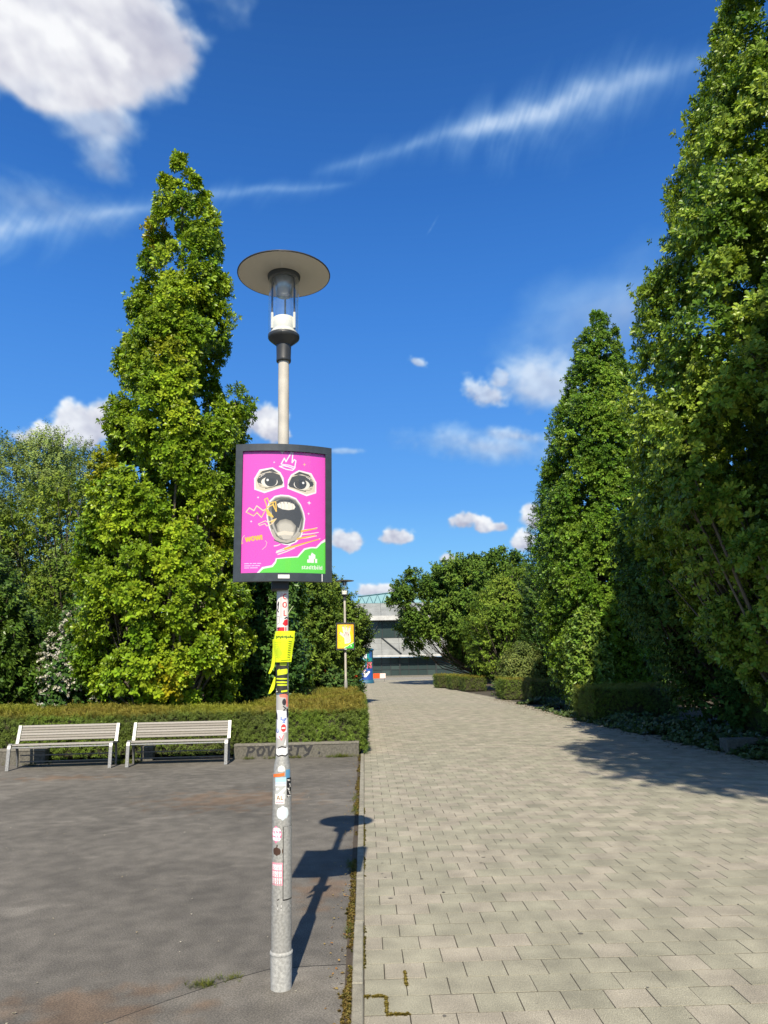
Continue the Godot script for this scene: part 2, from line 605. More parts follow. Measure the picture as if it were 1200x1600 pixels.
# A tree: prof lists [height, left x, right x] of its crown from the bottom up, in the world; z is where it stands.
func grow(called: String, label: String, category: String, group: String, prof: Array, z: float, o: Dictionary) -> Node3D:
	rng.seed = o.seed
	var lowest: Array = prof[0]
	var foot: float = o.get("foot", (lowest[1] + lowest[2]) / 2.0)
	var t := thing(called, label, category, Vector3(foot, 0, z), 0.0, group)
	var top: float = prof[prof.size() - 1][0]
	var bottom: float = lowest[0]
	var deep: float = o.get("deep", 1.0)
	var bins := []
	var total := 0.0
	var widest := 0.0
	for i in 80:
		var w := outline_at(prof, lerpf(bottom, top, (i + 0.5) / 80))
		var r := maxf(0.12, (w.y - w.x) / 2)
		widest = maxf(widest, r)
		total += r
		bins.append(total)
	var places := []
	var tints := []
	var blooms := []
	var bloom_tints := []
	var bark := begin()
	var twigs := begin()
	var tr: float = o.get("trunk", 0.16)
	# trunk
	var pts := []
	var radii := []
	for i in 9:
		var h := lerpf(0, top * 0.93, i / 8.0)
		var w := outline_at(prof, maxf(h, bottom))
		var cx: float = lerpf(0.0, (w.x + w.y) / 2 - foot, clampf(h / top * 1.5, 0, 1))
		pts.append(Vector3(cx + rng.randf_range(-0.06, 0.06), h, rng.randf_range(-0.06, 0.06)))
		radii.append(lerpf(tr * (1.35 if i == 0 else 1.0), 0.025, i / 8.0))
	tube(bark, pts, radii, 10)
	obj("trunk", bark, o.bark, t)
	var n: int = o.clumps
	var holes: Array = o.get("holes", [])
	var limbs_left: int = o.get("limbs", 10)
	var many_limbs := 0
	for i in n:
		var want := (i + rng.randf()) / n * total
		var bin := 0
		while bin < 79 and bins[bin] < want:
			bin += 1
		var h := lerpf(bottom, top, (bin + rng.randf()) / 80)
		var w := outline_at(prof, h)
		var r := maxf(0.1, (w.y - w.x) / 2)
		var az := i * 2.39996 + rng.randf_range(-0.5, 0.5)
		var cr: float = lerpf(o.clump[0], o.clump[1], rng.randf()) * clampf(r / widest * 1.5, 0.4, 1.0)
		var inner: bool = rng.randf() < o.get("inner", 0.15)
		var rho: float = maxf(0.0, r - cr * 0.85) * (rng.randf_range(0.2, 0.7) if inner else rng.randf_range(0.86, 1.06))
		var out := Vector3(cos(az), 0, sin(az) * deep)
		var c := Vector3((w.x + w.y) / 2 - foot, h, 0) + out * rho
		var skip := false
		for q in holes:
			if Vector2(c.x + foot - q[0], (c.y - q[1]) * 0.7).length() < q[2] + cr * 0.6:
				skip = true
		# furrows where the crown falls back
		if noise.get_noise_3d((c.x + foot) * 75, c.y * 45, (c.z + z) * 75 + o.seed * 50.0) < o.get("furrow", -0.26):
			if rng.randf() < 0.5:
				skip = true
			c -= out.normalized() * minf(rho, cr * 1.1)
		if skip:
			continue
		var tint: Color = o.dark.lerp(o.light, rng.randf())
		if rng.randf() < o.get("gold", 0.0):
			tint = tint.lerp(Color(0.38, 0.34, 0.015), rng.randf_range(0.3, 0.9))
		out = out.normalized()
		var tall: float = o.get("tall", 1.25)
		var per := int(o.per * clampf(cr / o.clump[1], 0.4, 1.0))
		for k in per:
			var d := (any_way() + out * 0.45 + Vector3.UP * 0.3).normalized()
			var p := c + d * Vector3(cr, cr * tall, cr) * (0.45 + 0.6 * sqrt(rng.randf()))
			if p.y < 0.05:
				continue
			var axis: Vector3 = (d * 0.75 + out * o.get("outward", 0.4) + Vector3.UP * o.get("rise", 0.6) + any_way() * 0.45).normalized()
			if rng.randf() < 0.06:
				p += d * cr * rng.randf_range(0.15, 0.55)
			places.append(Transform3D(facing(axis, rng.randf() * TAU, rng.randf_range(0.65, 1.35)), p))
			var v := rng.randf_range(0.7, 1.25)
			tints.append(Color(tint.r * v * rng.randf_range(0.9, 1.1), tint.g * v, tint.b * v))
		if o.has("flowers"):
			var near: float = clampf(1.6 - Vector2(c.x + foot - o.flower_at.x, c.y - o.flower_at.y).length(), 0.15, 1.0) if o.flower_rate > 0.1 else 1.0
			for k in int(per * o.flower_rate * near):
				var d := (any_way() + out * 0.5 + Vector3.UP * 0.3).normalized()
				blooms.append(Transform3D(facing((d + any_way() * 0.4).normalized(), rng.randf() * TAU, rng.randf_range(0.6, 1.2)), c + d * cr * rng.randf_range(0.85, 1.1)))
				bloom_tints.append(o.flower_color * rng.randf_range(0.85, 1.1))
		# the branch that carries the clump
		var k0 := clampf((h - cr - rho * o.get("steep", 2.2)) / (top * 0.93), 0.03, 0.96) * 8.0
		var i0 := mini(int(k0), 7)
		var from: Vector3 = pts[i0].lerp(pts[i0 + 1], k0 - i0)
		var bend := from.lerp(c, 0.55) + Vector3(rng.randf_range(-0.12, 0.12), -0.08 * rho, rng.randf_range(-0.12, 0.12)) + out * rho * 0.12
		var br: float = lerpf(0.02, 0.045, rng.randf()) * o.get("branch", 1.0)
		if limbs_left > 0 and i % maxi(1, n / maxi(1, o.get("limbs", 10))) == 0:
			limbs_left -= 1
			var st := begin()
			tube(st, [from, bend, c, c + Vector3.UP * cr * 0.5], [br * 1.5, br * 1.2, br * 0.7, br * 0.2], 6)
			obj("limb", st, o.bark, t)
		elif many_limbs < 150:
			many_limbs += 1
			tube(twigs, [from, bend, c, c + (Vector3.UP + out * 0.3) * cr * 0.7], [br, br * 0.8, br * 0.45, br * 0.12], 5)
	if many_limbs:
		var b := obj("branches", twigs, o.bark, t)
		b.set_meta("kind", "stuff")
	mass("foliage", t, o.sprigs, places, tints, o.leaf)
	if blooms:
		mass("blossom", t, [o.flowers], blooms, bloom_tints, o.flower_mat)
	return t


# a clipped hedge that fills a box with rounded edges; the box is local to the node
func hedge(called: String, label: String, group: String, at: Vector3, turn: float, size: Vector3, density: float, sprigs: Array, material: Material, core_material: Material, o: Dictionary) -> Node3D:
	rng.seed = o.seed
	var t := thing(called, label, "hedge", at, turn, group)
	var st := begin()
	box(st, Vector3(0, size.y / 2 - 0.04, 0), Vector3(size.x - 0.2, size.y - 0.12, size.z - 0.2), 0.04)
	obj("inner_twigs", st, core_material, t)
	var lo := Vector3(-size.x / 2, 0, -size.z / 2)
	var hi := Vector3(size.x / 2, size.y, size.z / 2)
	var rr: float = o.get("round", 0.1)
	var dome: float = o.get("dome", 0.0)
	var faces := [[size.x * size.z, 1, 1.0], [size.x * size.y, 2, 1.0], [size.x * size.y, 2, -1.0], [size.z * size.y, 0, 1.0], [size.z * size.y, 0, -1.0]]
	var places := []
	var tints := []
	for f in faces:
		for k in int(f[0] * density):
			var p := Vector3(rng.randf_range(lo.x, hi.x), rng.randf_range(0.02, hi.y), rng.randf_range(lo.z, hi.z))
			p[f[1]] = hi[f[1]] if f[2] > 0 else lo[f[1]]
			var q := Vector3(clampf(p.x, lo.x + rr, hi.x - rr), minf(p.y, hi.y - rr), clampf(p.z, lo.z + rr, hi.z - rr))
			var nrm := (p - q).normalized()
			p = q + nrm * rr
			var world := at + Basis(Vector3.UP, turn) * p
			var bump := noise.get_noise_3d(world.x * 55, world.y * 55, world.z * 55) * 0.08 + noise.get_noise_3d(world.x * 260, world.y * 260, world.z * 260) * 0.09
			p += nrm * (bump - 0.03 - 0.09 * rng.randf() * rng.randf() + (rng.randf_range(0.03, 0.09) if rng.randf() < 0.03 else 0.0))
			if nrm.y > 0.5:
				p.y += dome * cos((p.z - lo.z) / size.z * PI - PI / 2) * (0.5 + 0.5 * sin(world.x * 0.7))
			if nrm.y < 0.3 and p.y < 0.32 and rng.randf() > 0.25 + p.y * 1.6:
				continue
			# bare, thin places
			if noise.get_noise_3d(world.x * 40 + 300, world.y * 60, world.z * 40) < -0.42 and rng.randf() < 0.75:
				continue
			var axis := (nrm * 0.9 + Vector3.UP * 0.45 + any_way() * 0.55).normalized()
			places.append(Transform3D(facing(axis, rng.randf() * TAU, rng.randf_range(0.7, 1.3)), p))
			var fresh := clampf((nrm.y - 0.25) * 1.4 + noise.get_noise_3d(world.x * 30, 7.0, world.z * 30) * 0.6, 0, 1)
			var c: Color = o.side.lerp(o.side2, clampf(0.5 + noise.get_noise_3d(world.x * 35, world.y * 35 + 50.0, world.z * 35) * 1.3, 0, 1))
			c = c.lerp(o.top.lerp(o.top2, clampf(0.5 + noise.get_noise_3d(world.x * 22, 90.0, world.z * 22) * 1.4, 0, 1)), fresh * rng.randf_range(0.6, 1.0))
			var v := rng.randf_range(0.7, 1.25)
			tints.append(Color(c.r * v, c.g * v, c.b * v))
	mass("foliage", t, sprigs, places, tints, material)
	return t


# ---------------------------------------------------------------- the posters
func poster_image(which: int) -> Image:
	var w := 640
	var h := 912
	var im := Image.create(w, h, false, Image.FORMAT_RGB8)
	var at := func(x: float, y: float) -> Vector2: return Vector2((x - 183.0) / 825.0 * w, (y - 188.0) / 1172.0 * h)
	var green := Color8(92, 222, 52)
	var line := func(pts: Array) -> Array:
		var out := []
		for p in pts:
			out.append(at.call(p[0], p[1]))
		return out
	if which == 0:
		im.fill(Color8(240, 66, 204))
		var white := Color8(252, 244, 250)
		# crown doodle and sparkles
		stroke(im, line.call([[560, 318], [592, 258], [608, 292], [664, 192], [676, 188], [668, 300], [690, 268], [706, 278], [694, 352]]), 9, white)
		stroke(im, line.call([[544, 340], [590, 332], [650, 345], [688, 360], [672, 374], [610, 366], [544, 340]]), 8, white)
		stroke(im, line.call([[560, 318], [640, 326], [700, 345]]), 7, white)
		for s in [[570, 196, 22], [493, 300, 10], [343, 642, 11], [840, 683, 18], [835, 788, 11], [282, 870, 11]]:
			star(im, at.call(s[0], s[1]), s[2], white)
		star(im, at.call(792, 310), 16, Color8(255, 190, 150))
		# two paper cut-outs of eyes
		for side in 2:
			var e := func(x: float, y: float) -> Vector2:
				return at.call(x if side == 0 else 1216.0 - x + (y - 480.0) * 0.02, y if side == 0 else y + 18.0)
			var el := func(pts: Array) -> Array:
				var out := []
				for p in pts:
					out.append(e.call(p[0], p[1]))
				return out
			fill(im, el.call([[302, 458], [352, 372], [478, 350], [556, 398], [586, 452], [594, 538], [404, 602], [306, 566]]), white)
			fill(im, el.call([[316, 462], [362, 386], [474, 364], [546, 408], [574, 456], [580, 528], [404, 586], [320, 556]]), Color8(226, 214, 190))
			fill(im, el.call([[352, 420], [380, 388], [472, 366], [530, 402], [512, 404], [450, 390], [380, 408]]), Color8(58, 56, 54))
			fill(im, el.call([[330, 480], [352, 432], [420, 402], [500, 410], [560, 452], [578, 500], [560, 520], [500, 530], [520, 480], [470, 440], [400, 446], [360, 490], [346, 510]]), Color8(48, 46, 44))
			fill(im, el.call([[352, 430], [410, 400], [470, 398], [470, 408], [412, 414], [362, 440]]), Color8(200, 192, 178))
			fill(im, el.call([[346, 500], [356, 450], [410, 408], [480, 398], [548, 424], [584, 500], [566, 522], [500, 534], [420, 534]]), Color8(50, 47, 46))
			fill(im, oval(e.call(450, 492), 62, 37, 0.0), Color8(246, 240, 228))
			fill(im, oval(e.call(462, 484), 46, 42, 0.0), Color8(40, 40, 44))
			fill(im, oval(e.call(462, 486), 26, 24, 0.0), Color8(24, 24, 28))
			fill(im, oval(e.call(432 if side == 0 else 436, 474), 9, 9, 0.0), Color8(250, 250, 250))
			stroke(im, el.call([[352, 492], [392, 448], [462, 434], [520, 456], [548, 506]]), 9, Color8(50, 48, 46))
			stroke(im, el.call([[410, 556], [470, 546], [520, 530], [572, 516]]), 7, Color8(66, 60, 54), 3)
			stroke(im, el.call([[350, 530], [380, 544], [420, 548]]), 4, Color8(150, 138, 118))
			stroke(im, el.call([[345, 516], [372, 528]]), 4, Color8(120, 108, 92))
			for k in 5:
				stroke(im, el.call([[346 + k * 14, 470 - k * 14], [332 + k * 14, 462 - k * 17]]), 4, Color8(40, 38, 36))
			for k in 4:
				fill(im, oval(e.call(356 + k * 15, 448 - k * 11), 4, 4), Color8(235, 230, 222))
		# the paper cut-out of an open mouth, shaded ring by ring
		var mouth := [[430, 740], [448, 680], [500, 628], [560, 614], [640, 618], [712, 644], [758, 702], [790, 780], [802, 840], [790, 930], [766, 1010], [716, 1066], [650, 1096], [600, 1092], [540, 1070], [486, 1010], [450, 930], [426, 830]]
		fill(im, line.call(mouth), white)
		var ring := func(k: float) -> Array:
			var out := []
			for p in mouth:
				out.append(at.call(614 + (p[0] - 614) * k, 850 + (p[1] - 850) * k))
			return out
		var tones := [[0.95, 206], [0.92, 150], [0.88, 92], [0.84, 112], [0.8, 168], [0.76, 196], [0.72, 140], [0.68, 84], [0.64, 58], [0.6, 46]]
		for s in tones:
			fill(im, ring.call(s[0]), Color8(s[1], s[1] - 4, s[1] - 12))
		fill(im, line.call([[478, 700], [560, 660], [660, 660], [740, 720], [770, 820], [740, 930], [690, 900], [560, 900], [490, 850], [470, 770]]), Color8(44, 42, 44))
		for s in [[150, 0], [168, 8], [186, 16], [202, 26]]:
			fill(im, line.call([[520 + s[1], 900 + s[1]], [556, 860 + s[1] * 1.4], [610, 846 + s[1] * 1.5], [664, 862 + s[1] * 1.4], [712 - s[1], 910 + s[1]], [700 - s[1], 990], [660, 1034], [590, 1040], [540 + s[1], 1000]]), Color8(s[0], s[0] - 6, s[0] - 18))
		fill(im, line.call([[524, 980], [600, 960], [690, 972], [680, 1004], [600, 996], [540, 1008]]), Color8(232, 222, 204))
		stroke(im, line.call([[480, 950], [510, 1020], [560, 1056], [620, 1066], [690, 1040], [740, 980]]), 22, Color8(186, 178, 164))
		stroke(im, line.call([[500, 1046], [560, 1072], [630, 1080], [700, 1056]]), 9, Color8(84, 80, 76))
		fill(im, line.call([[526, 708], [560, 686], [600, 682], [650, 688], [690, 704], [704, 730], [692, 752], [640, 762], [580, 756], [536, 736]]), Color8(246, 240, 226))
		for x in [566, 600, 640, 674]:
			stroke(im, line.call([[x, 690], [x + 2, 752]]), 3, Color8(200, 188, 170))
		for k in 6:
			stroke(im, line.call([[520 + k * 34, 668 - absf(k - 2.5) * -4], [524 + k * 34, 700]]), 4, Color8(96, 90, 84))
		# yellow lightning outlines, scribbled strokes
		var yellow := Color8(255, 206, 70)
		var pale := Color8(255, 226, 180)
		stroke(im, line.call([[232, 778], [262, 740], [306, 768], [332, 722], [392, 768], [420, 754], [378, 832], [334, 786], [304, 818], [232, 778]]), 8, pale)
		stroke(im, line.call([[238, 780], [304, 814], [336, 780], [378, 826], [416, 760]]), 4, Color8(255, 160, 90))
		stroke(im, line.call([[404, 662], [432, 648], [456, 700], [480, 690], [512, 684], [520, 776], [484, 712], [430, 740], [420, 700], [404, 662]]), 8, yellow)
		stroke(im, line.call([[424, 752], [486, 828], [440, 806], [424, 752]]), 12, yellow)
		stroke(im, line.call([[486, 700], [516, 778]]), 12, yellow, 4)
		stroke(im, line.call([[350, 896], [416, 866], [440, 880], [520, 846], [486, 890], [430, 916], [412, 892], [362, 910], [350, 896]]), 6, pale)
		stroke(im, line.call([[470, 880], [516, 852]]), 10, yellow, 3)
		for s in [[792, 946, 922, 918], [770, 990, 934, 962], [752, 1030, 916, 996], [520, 1168, 950, 1022], [500, 1104, 560, 1088], [536, 1184, 700, 1120], [524, 1156, 660, 1094]]:
			stroke(im, line.call([[s[0], s[1]], [(s[0] + s[2]) / 2.0, (s[1] + s[3]) / 2.0 + 4], [s[2], s[3]]]), 9, Color8(255, 230, 226), 6)
		for s in [[760, 962, 915, 926], [600, 1134, 936, 1028], [720, 1036, 900, 990]]:
			stroke(im, line.call([[s[0], s[1]], [s[2], s[3]]]), 15, Color8(255, 186, 52), 7)
		# torn green corner
		fill(im, line.call([[330, 1366], [392, 1300], [480, 1284], [512, 1248], [520, 1218], [620, 1206], [724, 1198], [790, 1122], [850, 1106], [910, 1102], [960, 1050], [1012, 1014], [1012, 1366]]), white)
		fill(im, line.call([[352, 1366], [404, 1316], [492, 1300], [522, 1262], [532, 1226], [630, 1216], [734, 1208], [800, 1136], [860, 1118], [918, 1116], [966, 1068], [1012, 1044], [1012, 1366]]), green)
		# a few houses as the sign over the name
		for b in [[822, 1224, 850, 1254], [838, 1186, 858, 1254], [860, 1168, 876, 1254], [900, 1216, 922, 1254]]:
			fill(im, line.call([[b[0], b[1]], [b[2], b[1]], [b[2], b[3]], [b[0], b[3]]]), white)
		fill(im, line.call([[866, 1156], [904, 1180], [904, 1222], [890, 1214], [890, 1254], [866, 1254]]), white)
		write(im, "stadtbild", at.call(872, 1299), 38, white)
		for d in [[-2.5, 0], [2.5, 0], [0, 2.5], [0, -2.5]]:
			write(im, "WOW!", at.call(310, 1032) + Vector2(d[0], d[1]), 44, Color8(252, 196, 40), true, -0.14)
		stroke(im, line.call([[222, 1000], [204, 1020], [196, 1066]]), 4, pale)
		stroke(im, line.call([[180, 1062], [198, 1080], [206, 1068]]), 6, Color8(255, 190, 150))
		stroke(im, line.call([[416, 1052], [434, 1070], [424, 1108], [390, 1136]]), 3, pale)
		for k in 3:
			var x := 224.0
			for s in [[40, 20, 30, 34], [58, 26, 40], [44, 70]][k]:
				stroke(im, line.call([[x, 1266 + k * 20], [x + s, 1266 + k * 20]]), 7, Color8(250, 190, 240))
				x += s + 10
	else:
		im.fill(Color8(246, 206, 18))
		var white := Color8(250, 246, 240)
		var skin := Color8(226, 206, 196)
		fill(im, line.call([[600, 188], [1010, 188], [1010, 700], [820, 420]]), Color8(250, 186, 36))
		# a cut-out hand with painted nails, the thumb to the left
		fill(im, line.call([[560, 1130], [540, 860], [420, 760], [280, 650], [270, 590], [350, 580], [500, 670], [480, 560], [430, 330], [480, 270], [530, 330], [590, 560], [600, 420], [610, 300], [660, 280], [690, 420], [680, 580], [730, 470], [790, 310], [850, 300], [850, 400], [800, 620], [840, 780], [860, 1040], [760, 1110]]), white)
		fill(im, line.call([[580, 1100], [560, 850], [430, 744], [296, 640], [290, 606], [350, 600], [520, 700], [500, 560], [450, 340], [480, 296], [514, 340], [590, 620], [620, 420], [630, 316], [654, 310], [670, 420], [670, 620], [700, 560], [800, 330], [832, 326], [830, 400], [780, 640], [818, 780], [834, 1020], [760, 1080]]), skin)
		for s in [[600, 560, 606, 720], [676, 590, 660, 740], [520, 690, 560, 780], [760, 660, 720, 800]]:
			stroke(im, line.call([[s[0], s[1]], [s[2], s[3]]]), 26, Color8(86, 78, 80), 4)
		for s in [[476, 310], [642, 330], [818, 345], [300, 616]]:
			fill(im, oval(at.call(s[0], s[1]), 18, 30, 0.2), Color8(120, 74, 84))
		fill(im, line.call([[500, 1366], [560, 1290], [700, 1240], [800, 1160], [900, 1130], [1012, 1050], [1012, 1366]]), white)
		fill(im, line.call([[520, 1366], [580, 1306], [710, 1256], [810, 1180], [910, 1148], [1012, 1080], [1012, 1366]]), Color8(64, 190, 60))
		fill(im, line.call([[850, 1200], [900, 1200], [900, 1270], [850, 1270]]), white)
		for k in 2:
			stroke(im, line.call([[236, 990 + k * 30], [350, 986 + k * 30]]), 8, Color8(236, 150, 30))
	return im


# a display case bowed like the photographs show: board centre at the origin, facing +z
func display_case(t: Node3D, at: Vector3, turn: float, print_material: Material, frame: Material, back: Material, label_plate: Material, cover: Material) -> Node3D:
	var w := 0.590
	var h := 0.845
	var bow := 0.055
	var holder := t
	holder.position = at
	holder.rotation.y = turn
	var zf := func(x: float) -> float: return -bow * pow(2.0 * x / w, 2.0)
	var arc_bar := func(st: SurfaceTool, x0: float, x1: float, y0: float, y1: float, front: float, rear: float) -> void:
		var n := 14
		for i in n:
			var a := lerpf(x0, x1, float(i) / n)
			var b := lerpf(x0, x1, float(i + 1) / n)
			var za: float = zf.call(a)
			var zb: float = zf.call(b)
			quad(st, Vector3(a, y0, za + front), Vector3(b, y0, zb + front), Vector3(b, y1, zb + front), Vector3(a, y1, za + front))
			quad(st, Vector3(b, y0, zb - rear), Vector3(a, y0, za - rear), Vector3(a, y1, za - rear), Vector3(b, y1, zb - rear))
			quad(st, Vector3(a, y1, za + front), Vector3(b, y1, zb + front), Vector3(b, y1, zb - rear), Vector3(a, y1, za - rear))
			quad(st, Vector3(a, y0, za - rear), Vector3(b, y0, zb - rear), Vector3(b, y0, zb + front), Vector3(a, y0, za + front))
		for s in [[x0, 1.0], [x1, -1.0]]:
			var z0: float = zf.call(s[0])
			var p := [Vector3(s[0], y0, z0 - rear), Vector3(s[0], y0, z0 + front), Vector3(s[0], y1, z0 + front), Vector3(s[0], y1, z0 - rear)]
			if s[1] < 0:
				p.reverse()
			quad(st, p[0], p[1], p[2], p[3])
	for r in [["top_rail", h / 2 - 0.044, h / 2], ["bottom_rail", -h / 2, -h / 2 + 0.05]]:
		var st := begin()
		arc_bar.call(st, -w / 2, w / 2, r[1], r[2], 0.014, 0.03)
		obj(r[0], st, frame, holder)
	for s in [-1.0, 1.0]:
		var st := begin()
		var xa: float = minf(s * w / 2, s * (w / 2 - 0.041))
		arc_bar.call(st, xa, xa + 0.041, -h / 2 + 0.0502, h / 2 - 0.0442, 0.0135, 0.0295)
		obj("side_rail", st, frame, holder)
	var bs := begin()
	arc_bar.call(bs, -w / 2 + 0.012, w / 2 - 0.012, -h / 2 + 0.012, h / 2 - 0.012, -0.018, 0.0285)
	obj("back_panel", bs, back, holder)
	var ps := begin()
	ps.set_smooth_group(2)
	var x0 := -w / 2 + 0.038
	var x1 := w / 2 - 0.038
	var y0 := -h / 2 + 0.047
	var y1 := h / 2 - 0.041
	for i in 14:
		var a := lerpf(x0, x1, i / 14.0)
		var b := lerpf(x0, x1, (i + 1) / 14.0)
		quad_uv(ps, [Vector3(a, y0, zf.call(a) - 0.004), Vector3(b, y0, zf.call(b) - 0.004), Vector3(b, y1, zf.call(b) - 0.004), Vector3(a, y1, zf.call(a) - 0.004)], [Vector2(i / 14.0, 1), Vector2((i + 1) / 14.0, 1), Vector2((i + 1) / 14.0, 0), Vector2(i / 14.0, 0)])
	obj("poster", ps, print_material, holder)
	var cs := begin()
	cs.set_smooth_group(2)
	for i in 14:
		var a := lerpf(x0, x1, i / 14.0)
		var b := lerpf(x0, x1, (i + 1) / 14.0)
		quad(cs, Vector3(a, y0, zf.call(a) + 0.002), Vector3(b, y0, zf.call(b) + 0.002), Vector3(b, y1, zf.call(b) + 0.002), Vector3(a, y1, zf.call(a) + 0.002))
	obj("clear_cover", cs, cover, holder)
	var ls := begin()
	box(ls, Vector3(0.0, -h / 2 + 0.027, 0.0155), Vector3(0.068, 0.022, 0.002))
	obj("name_plate", ls, label_plate, holder)
	var sc := begin()
	box(sc, Vector3(0.232, -h / 2 + 0.024, zf.call(0.232) + 0.0145), Vector3(0.004, 0.044, 0.0015))
	obj("paint_scratch", sc, label_plate, holder)
	return holder


# a sticker bent round the post: angle 0 looks towards the camera side (+z), positive to the right
func sticker(t: Node3D, called: String, r: float, h: float, ang: float, wide: float, tall: float, material: Material, label := "", round := false, skew := 0.0) -> void:
	var st := begin()
	st.set_smooth_group(3)
	var n := 8
	var rows := 6 if round else 1
	for j in rows:
		var v0 := float(j) / rows
		var v1 := float(j + 1) / rows
		for i in n:
			var pts := []
			var uv := []
			for c in [[i, v0], [i + 1, v0], [i + 1, v1], [i, v1]]:
				var half := 1.0
				if round:
					half = sqrt(maxf(0.0, 1.0 - pow(2.0 * c[1] - 1.0, 2.0)))
				var u := float(c[0]) / n
				var x: float = (u - 0.5) * wide * half
				var th: float = ang + x / r
				pts.append(Vector3(sin(th) * r, h + (c[1] - 0.5) * tall + skew * x, cos(th) * r))
				uv.append(Vector2(0.5 + (u - 0.5) * half, 1.0 - c[1]))
			quad_uv(st, pts, uv)
	obj(called, st, material, t, label)


# ---------------------------------------------------------------- street furniture
func lamp_post(label: String, at: Vector3, m: Dictionary) -> Node3D:
	var t := thing("street_lamp", label, "street lamp", at, 0.0, "lamps along the walk")
	var st := begin()
	lathe(st, [[0.0585, -0.02], [0.0575, 0.0], [0.0605, 0.172], [0.0605, 0.176], [0.0635, 0.181], [0.0640, 0.186], [0.0615, 0.192], [0.0570, 0.196]], 28)
	obj("base_sleeve", st, m.zinc_rough, t)
	st = begin()
	lathe(st, [[0.0562, 0.19], [0.0545, 0.80], [0.0532, 1.100], [0.0520, 1.120], [0.0470, 1.165], [0.0390, 1.205], [0.0362, 1.222]], 28)
	obj("lower_pole", st, m.zinc, t)
	st = begin()
	lathe(st, [[0.0358, 1.215], [0.0352, 2.4], [0.0345, 3.67]], 24)
	obj("upper_pole", st, m.cream, t)
	st = begin()
	lathe(st, [[0.036, 3.655], [0.0455, 3.656], [0.0475, 3.664], [0.0475, 3.674], [0.0462, 3.68], [0.0485, 3.772]], 24)
	obj("collar", st, m.anthracite, t)
	st = begin()
	lathe(st, [[0.0485, 3.768], [0.053, 3.774], [0.090, 3.806], [0.1, 3.816], [0.1025, 3.824], [0.1025, 3.838], [0.099, 3.8405]], 32)
	lathe(st, [[0.099, 3.8405], [0.094, 3.841], [0.0, 3.8415]], 32, false)
	obj("lantern_base", st, m.anthracite, t)
	st = begin()
	lathe(st, [[0.0985, 3.8412], [0.0985, 4.24]], 36)
	lathe(st, [[0.0955, 4.24], [0.0955, 3.8412]], 36)
	obj("glass_cylinder", st, m.glass, t)
	st = begin()
	lathe(st, [[0.088, 3.8435], [0.09, 3.85], [0.088, 3.856], [0.08, 3.858], [0.082, 3.866], [0.074, 3.868], [0.076, 3.874], [0.076, 3.95], [0.070, 3.956], [0.0, 3.957]], 28)
	obj("lamp_holder", st, m.porcelain, t)
	st = begin()
	lathe(st, [[0.056, 3.958], [0.056, 4.12]], 28)
	obj("inner_glass", st, m.glass, t)
	st = begin()
	lathe(st, [[0.0, 4.12], [0.050, 4.121], [0.056, 4.18], [0.072, 4.234], [0.0, 4.235]], 28)
	obj("reflector", st, m.reflector, t)
	for k in 3:
		var a: float = [1.12, -1.12, PI][k]
		st = begin()
		tube(st, [Vector3(sin(a) * 0.08, 3.845, cos(a) * 0.08), Vector3(sin(a) * 0.08, 4.236, cos(a) * 0.08)], [0.0065, 0.0065], 10)
		obj("stay_rod", st, m.anthracite, t)
		st = begin()
		tube(st, [Vector3(sin(a) * 0.08, 3.875, cos(a) * 0.08), Vector3(sin(a) * 0.08, 3.985, cos(a) * 0.08)], [0.009, 0.009], 10)
		obj("rod_sleeve", st, m.porcelain, t)
	st = begin()
	lathe(st, [[0.0, 4.237], [0.094, 4.237], [0.105, 4.24], [0.108, 4.256], [0.108, 4.264]], 32)
	obj("neck_ring", st, m.anthracite, t)
	st = begin()
	lathe(st, [[0.104, 4.261], [0.125, 4.2625], [0.128, 4.2595], [0.2985, 4.2655]], 48)
	obj("shade_underside", st, m.shade, t)
	st = begin()
	lathe(st, [[0.2985, 4.2657], [0.3045, 4.2655], [0.306, 4.269], [0.3045, 4.2735], [0.2, 4.291], [0.08, 4.30], [0.0, 4.302]], 48)
	obj("shade_disc", st, m.anthracite, t)
	return t


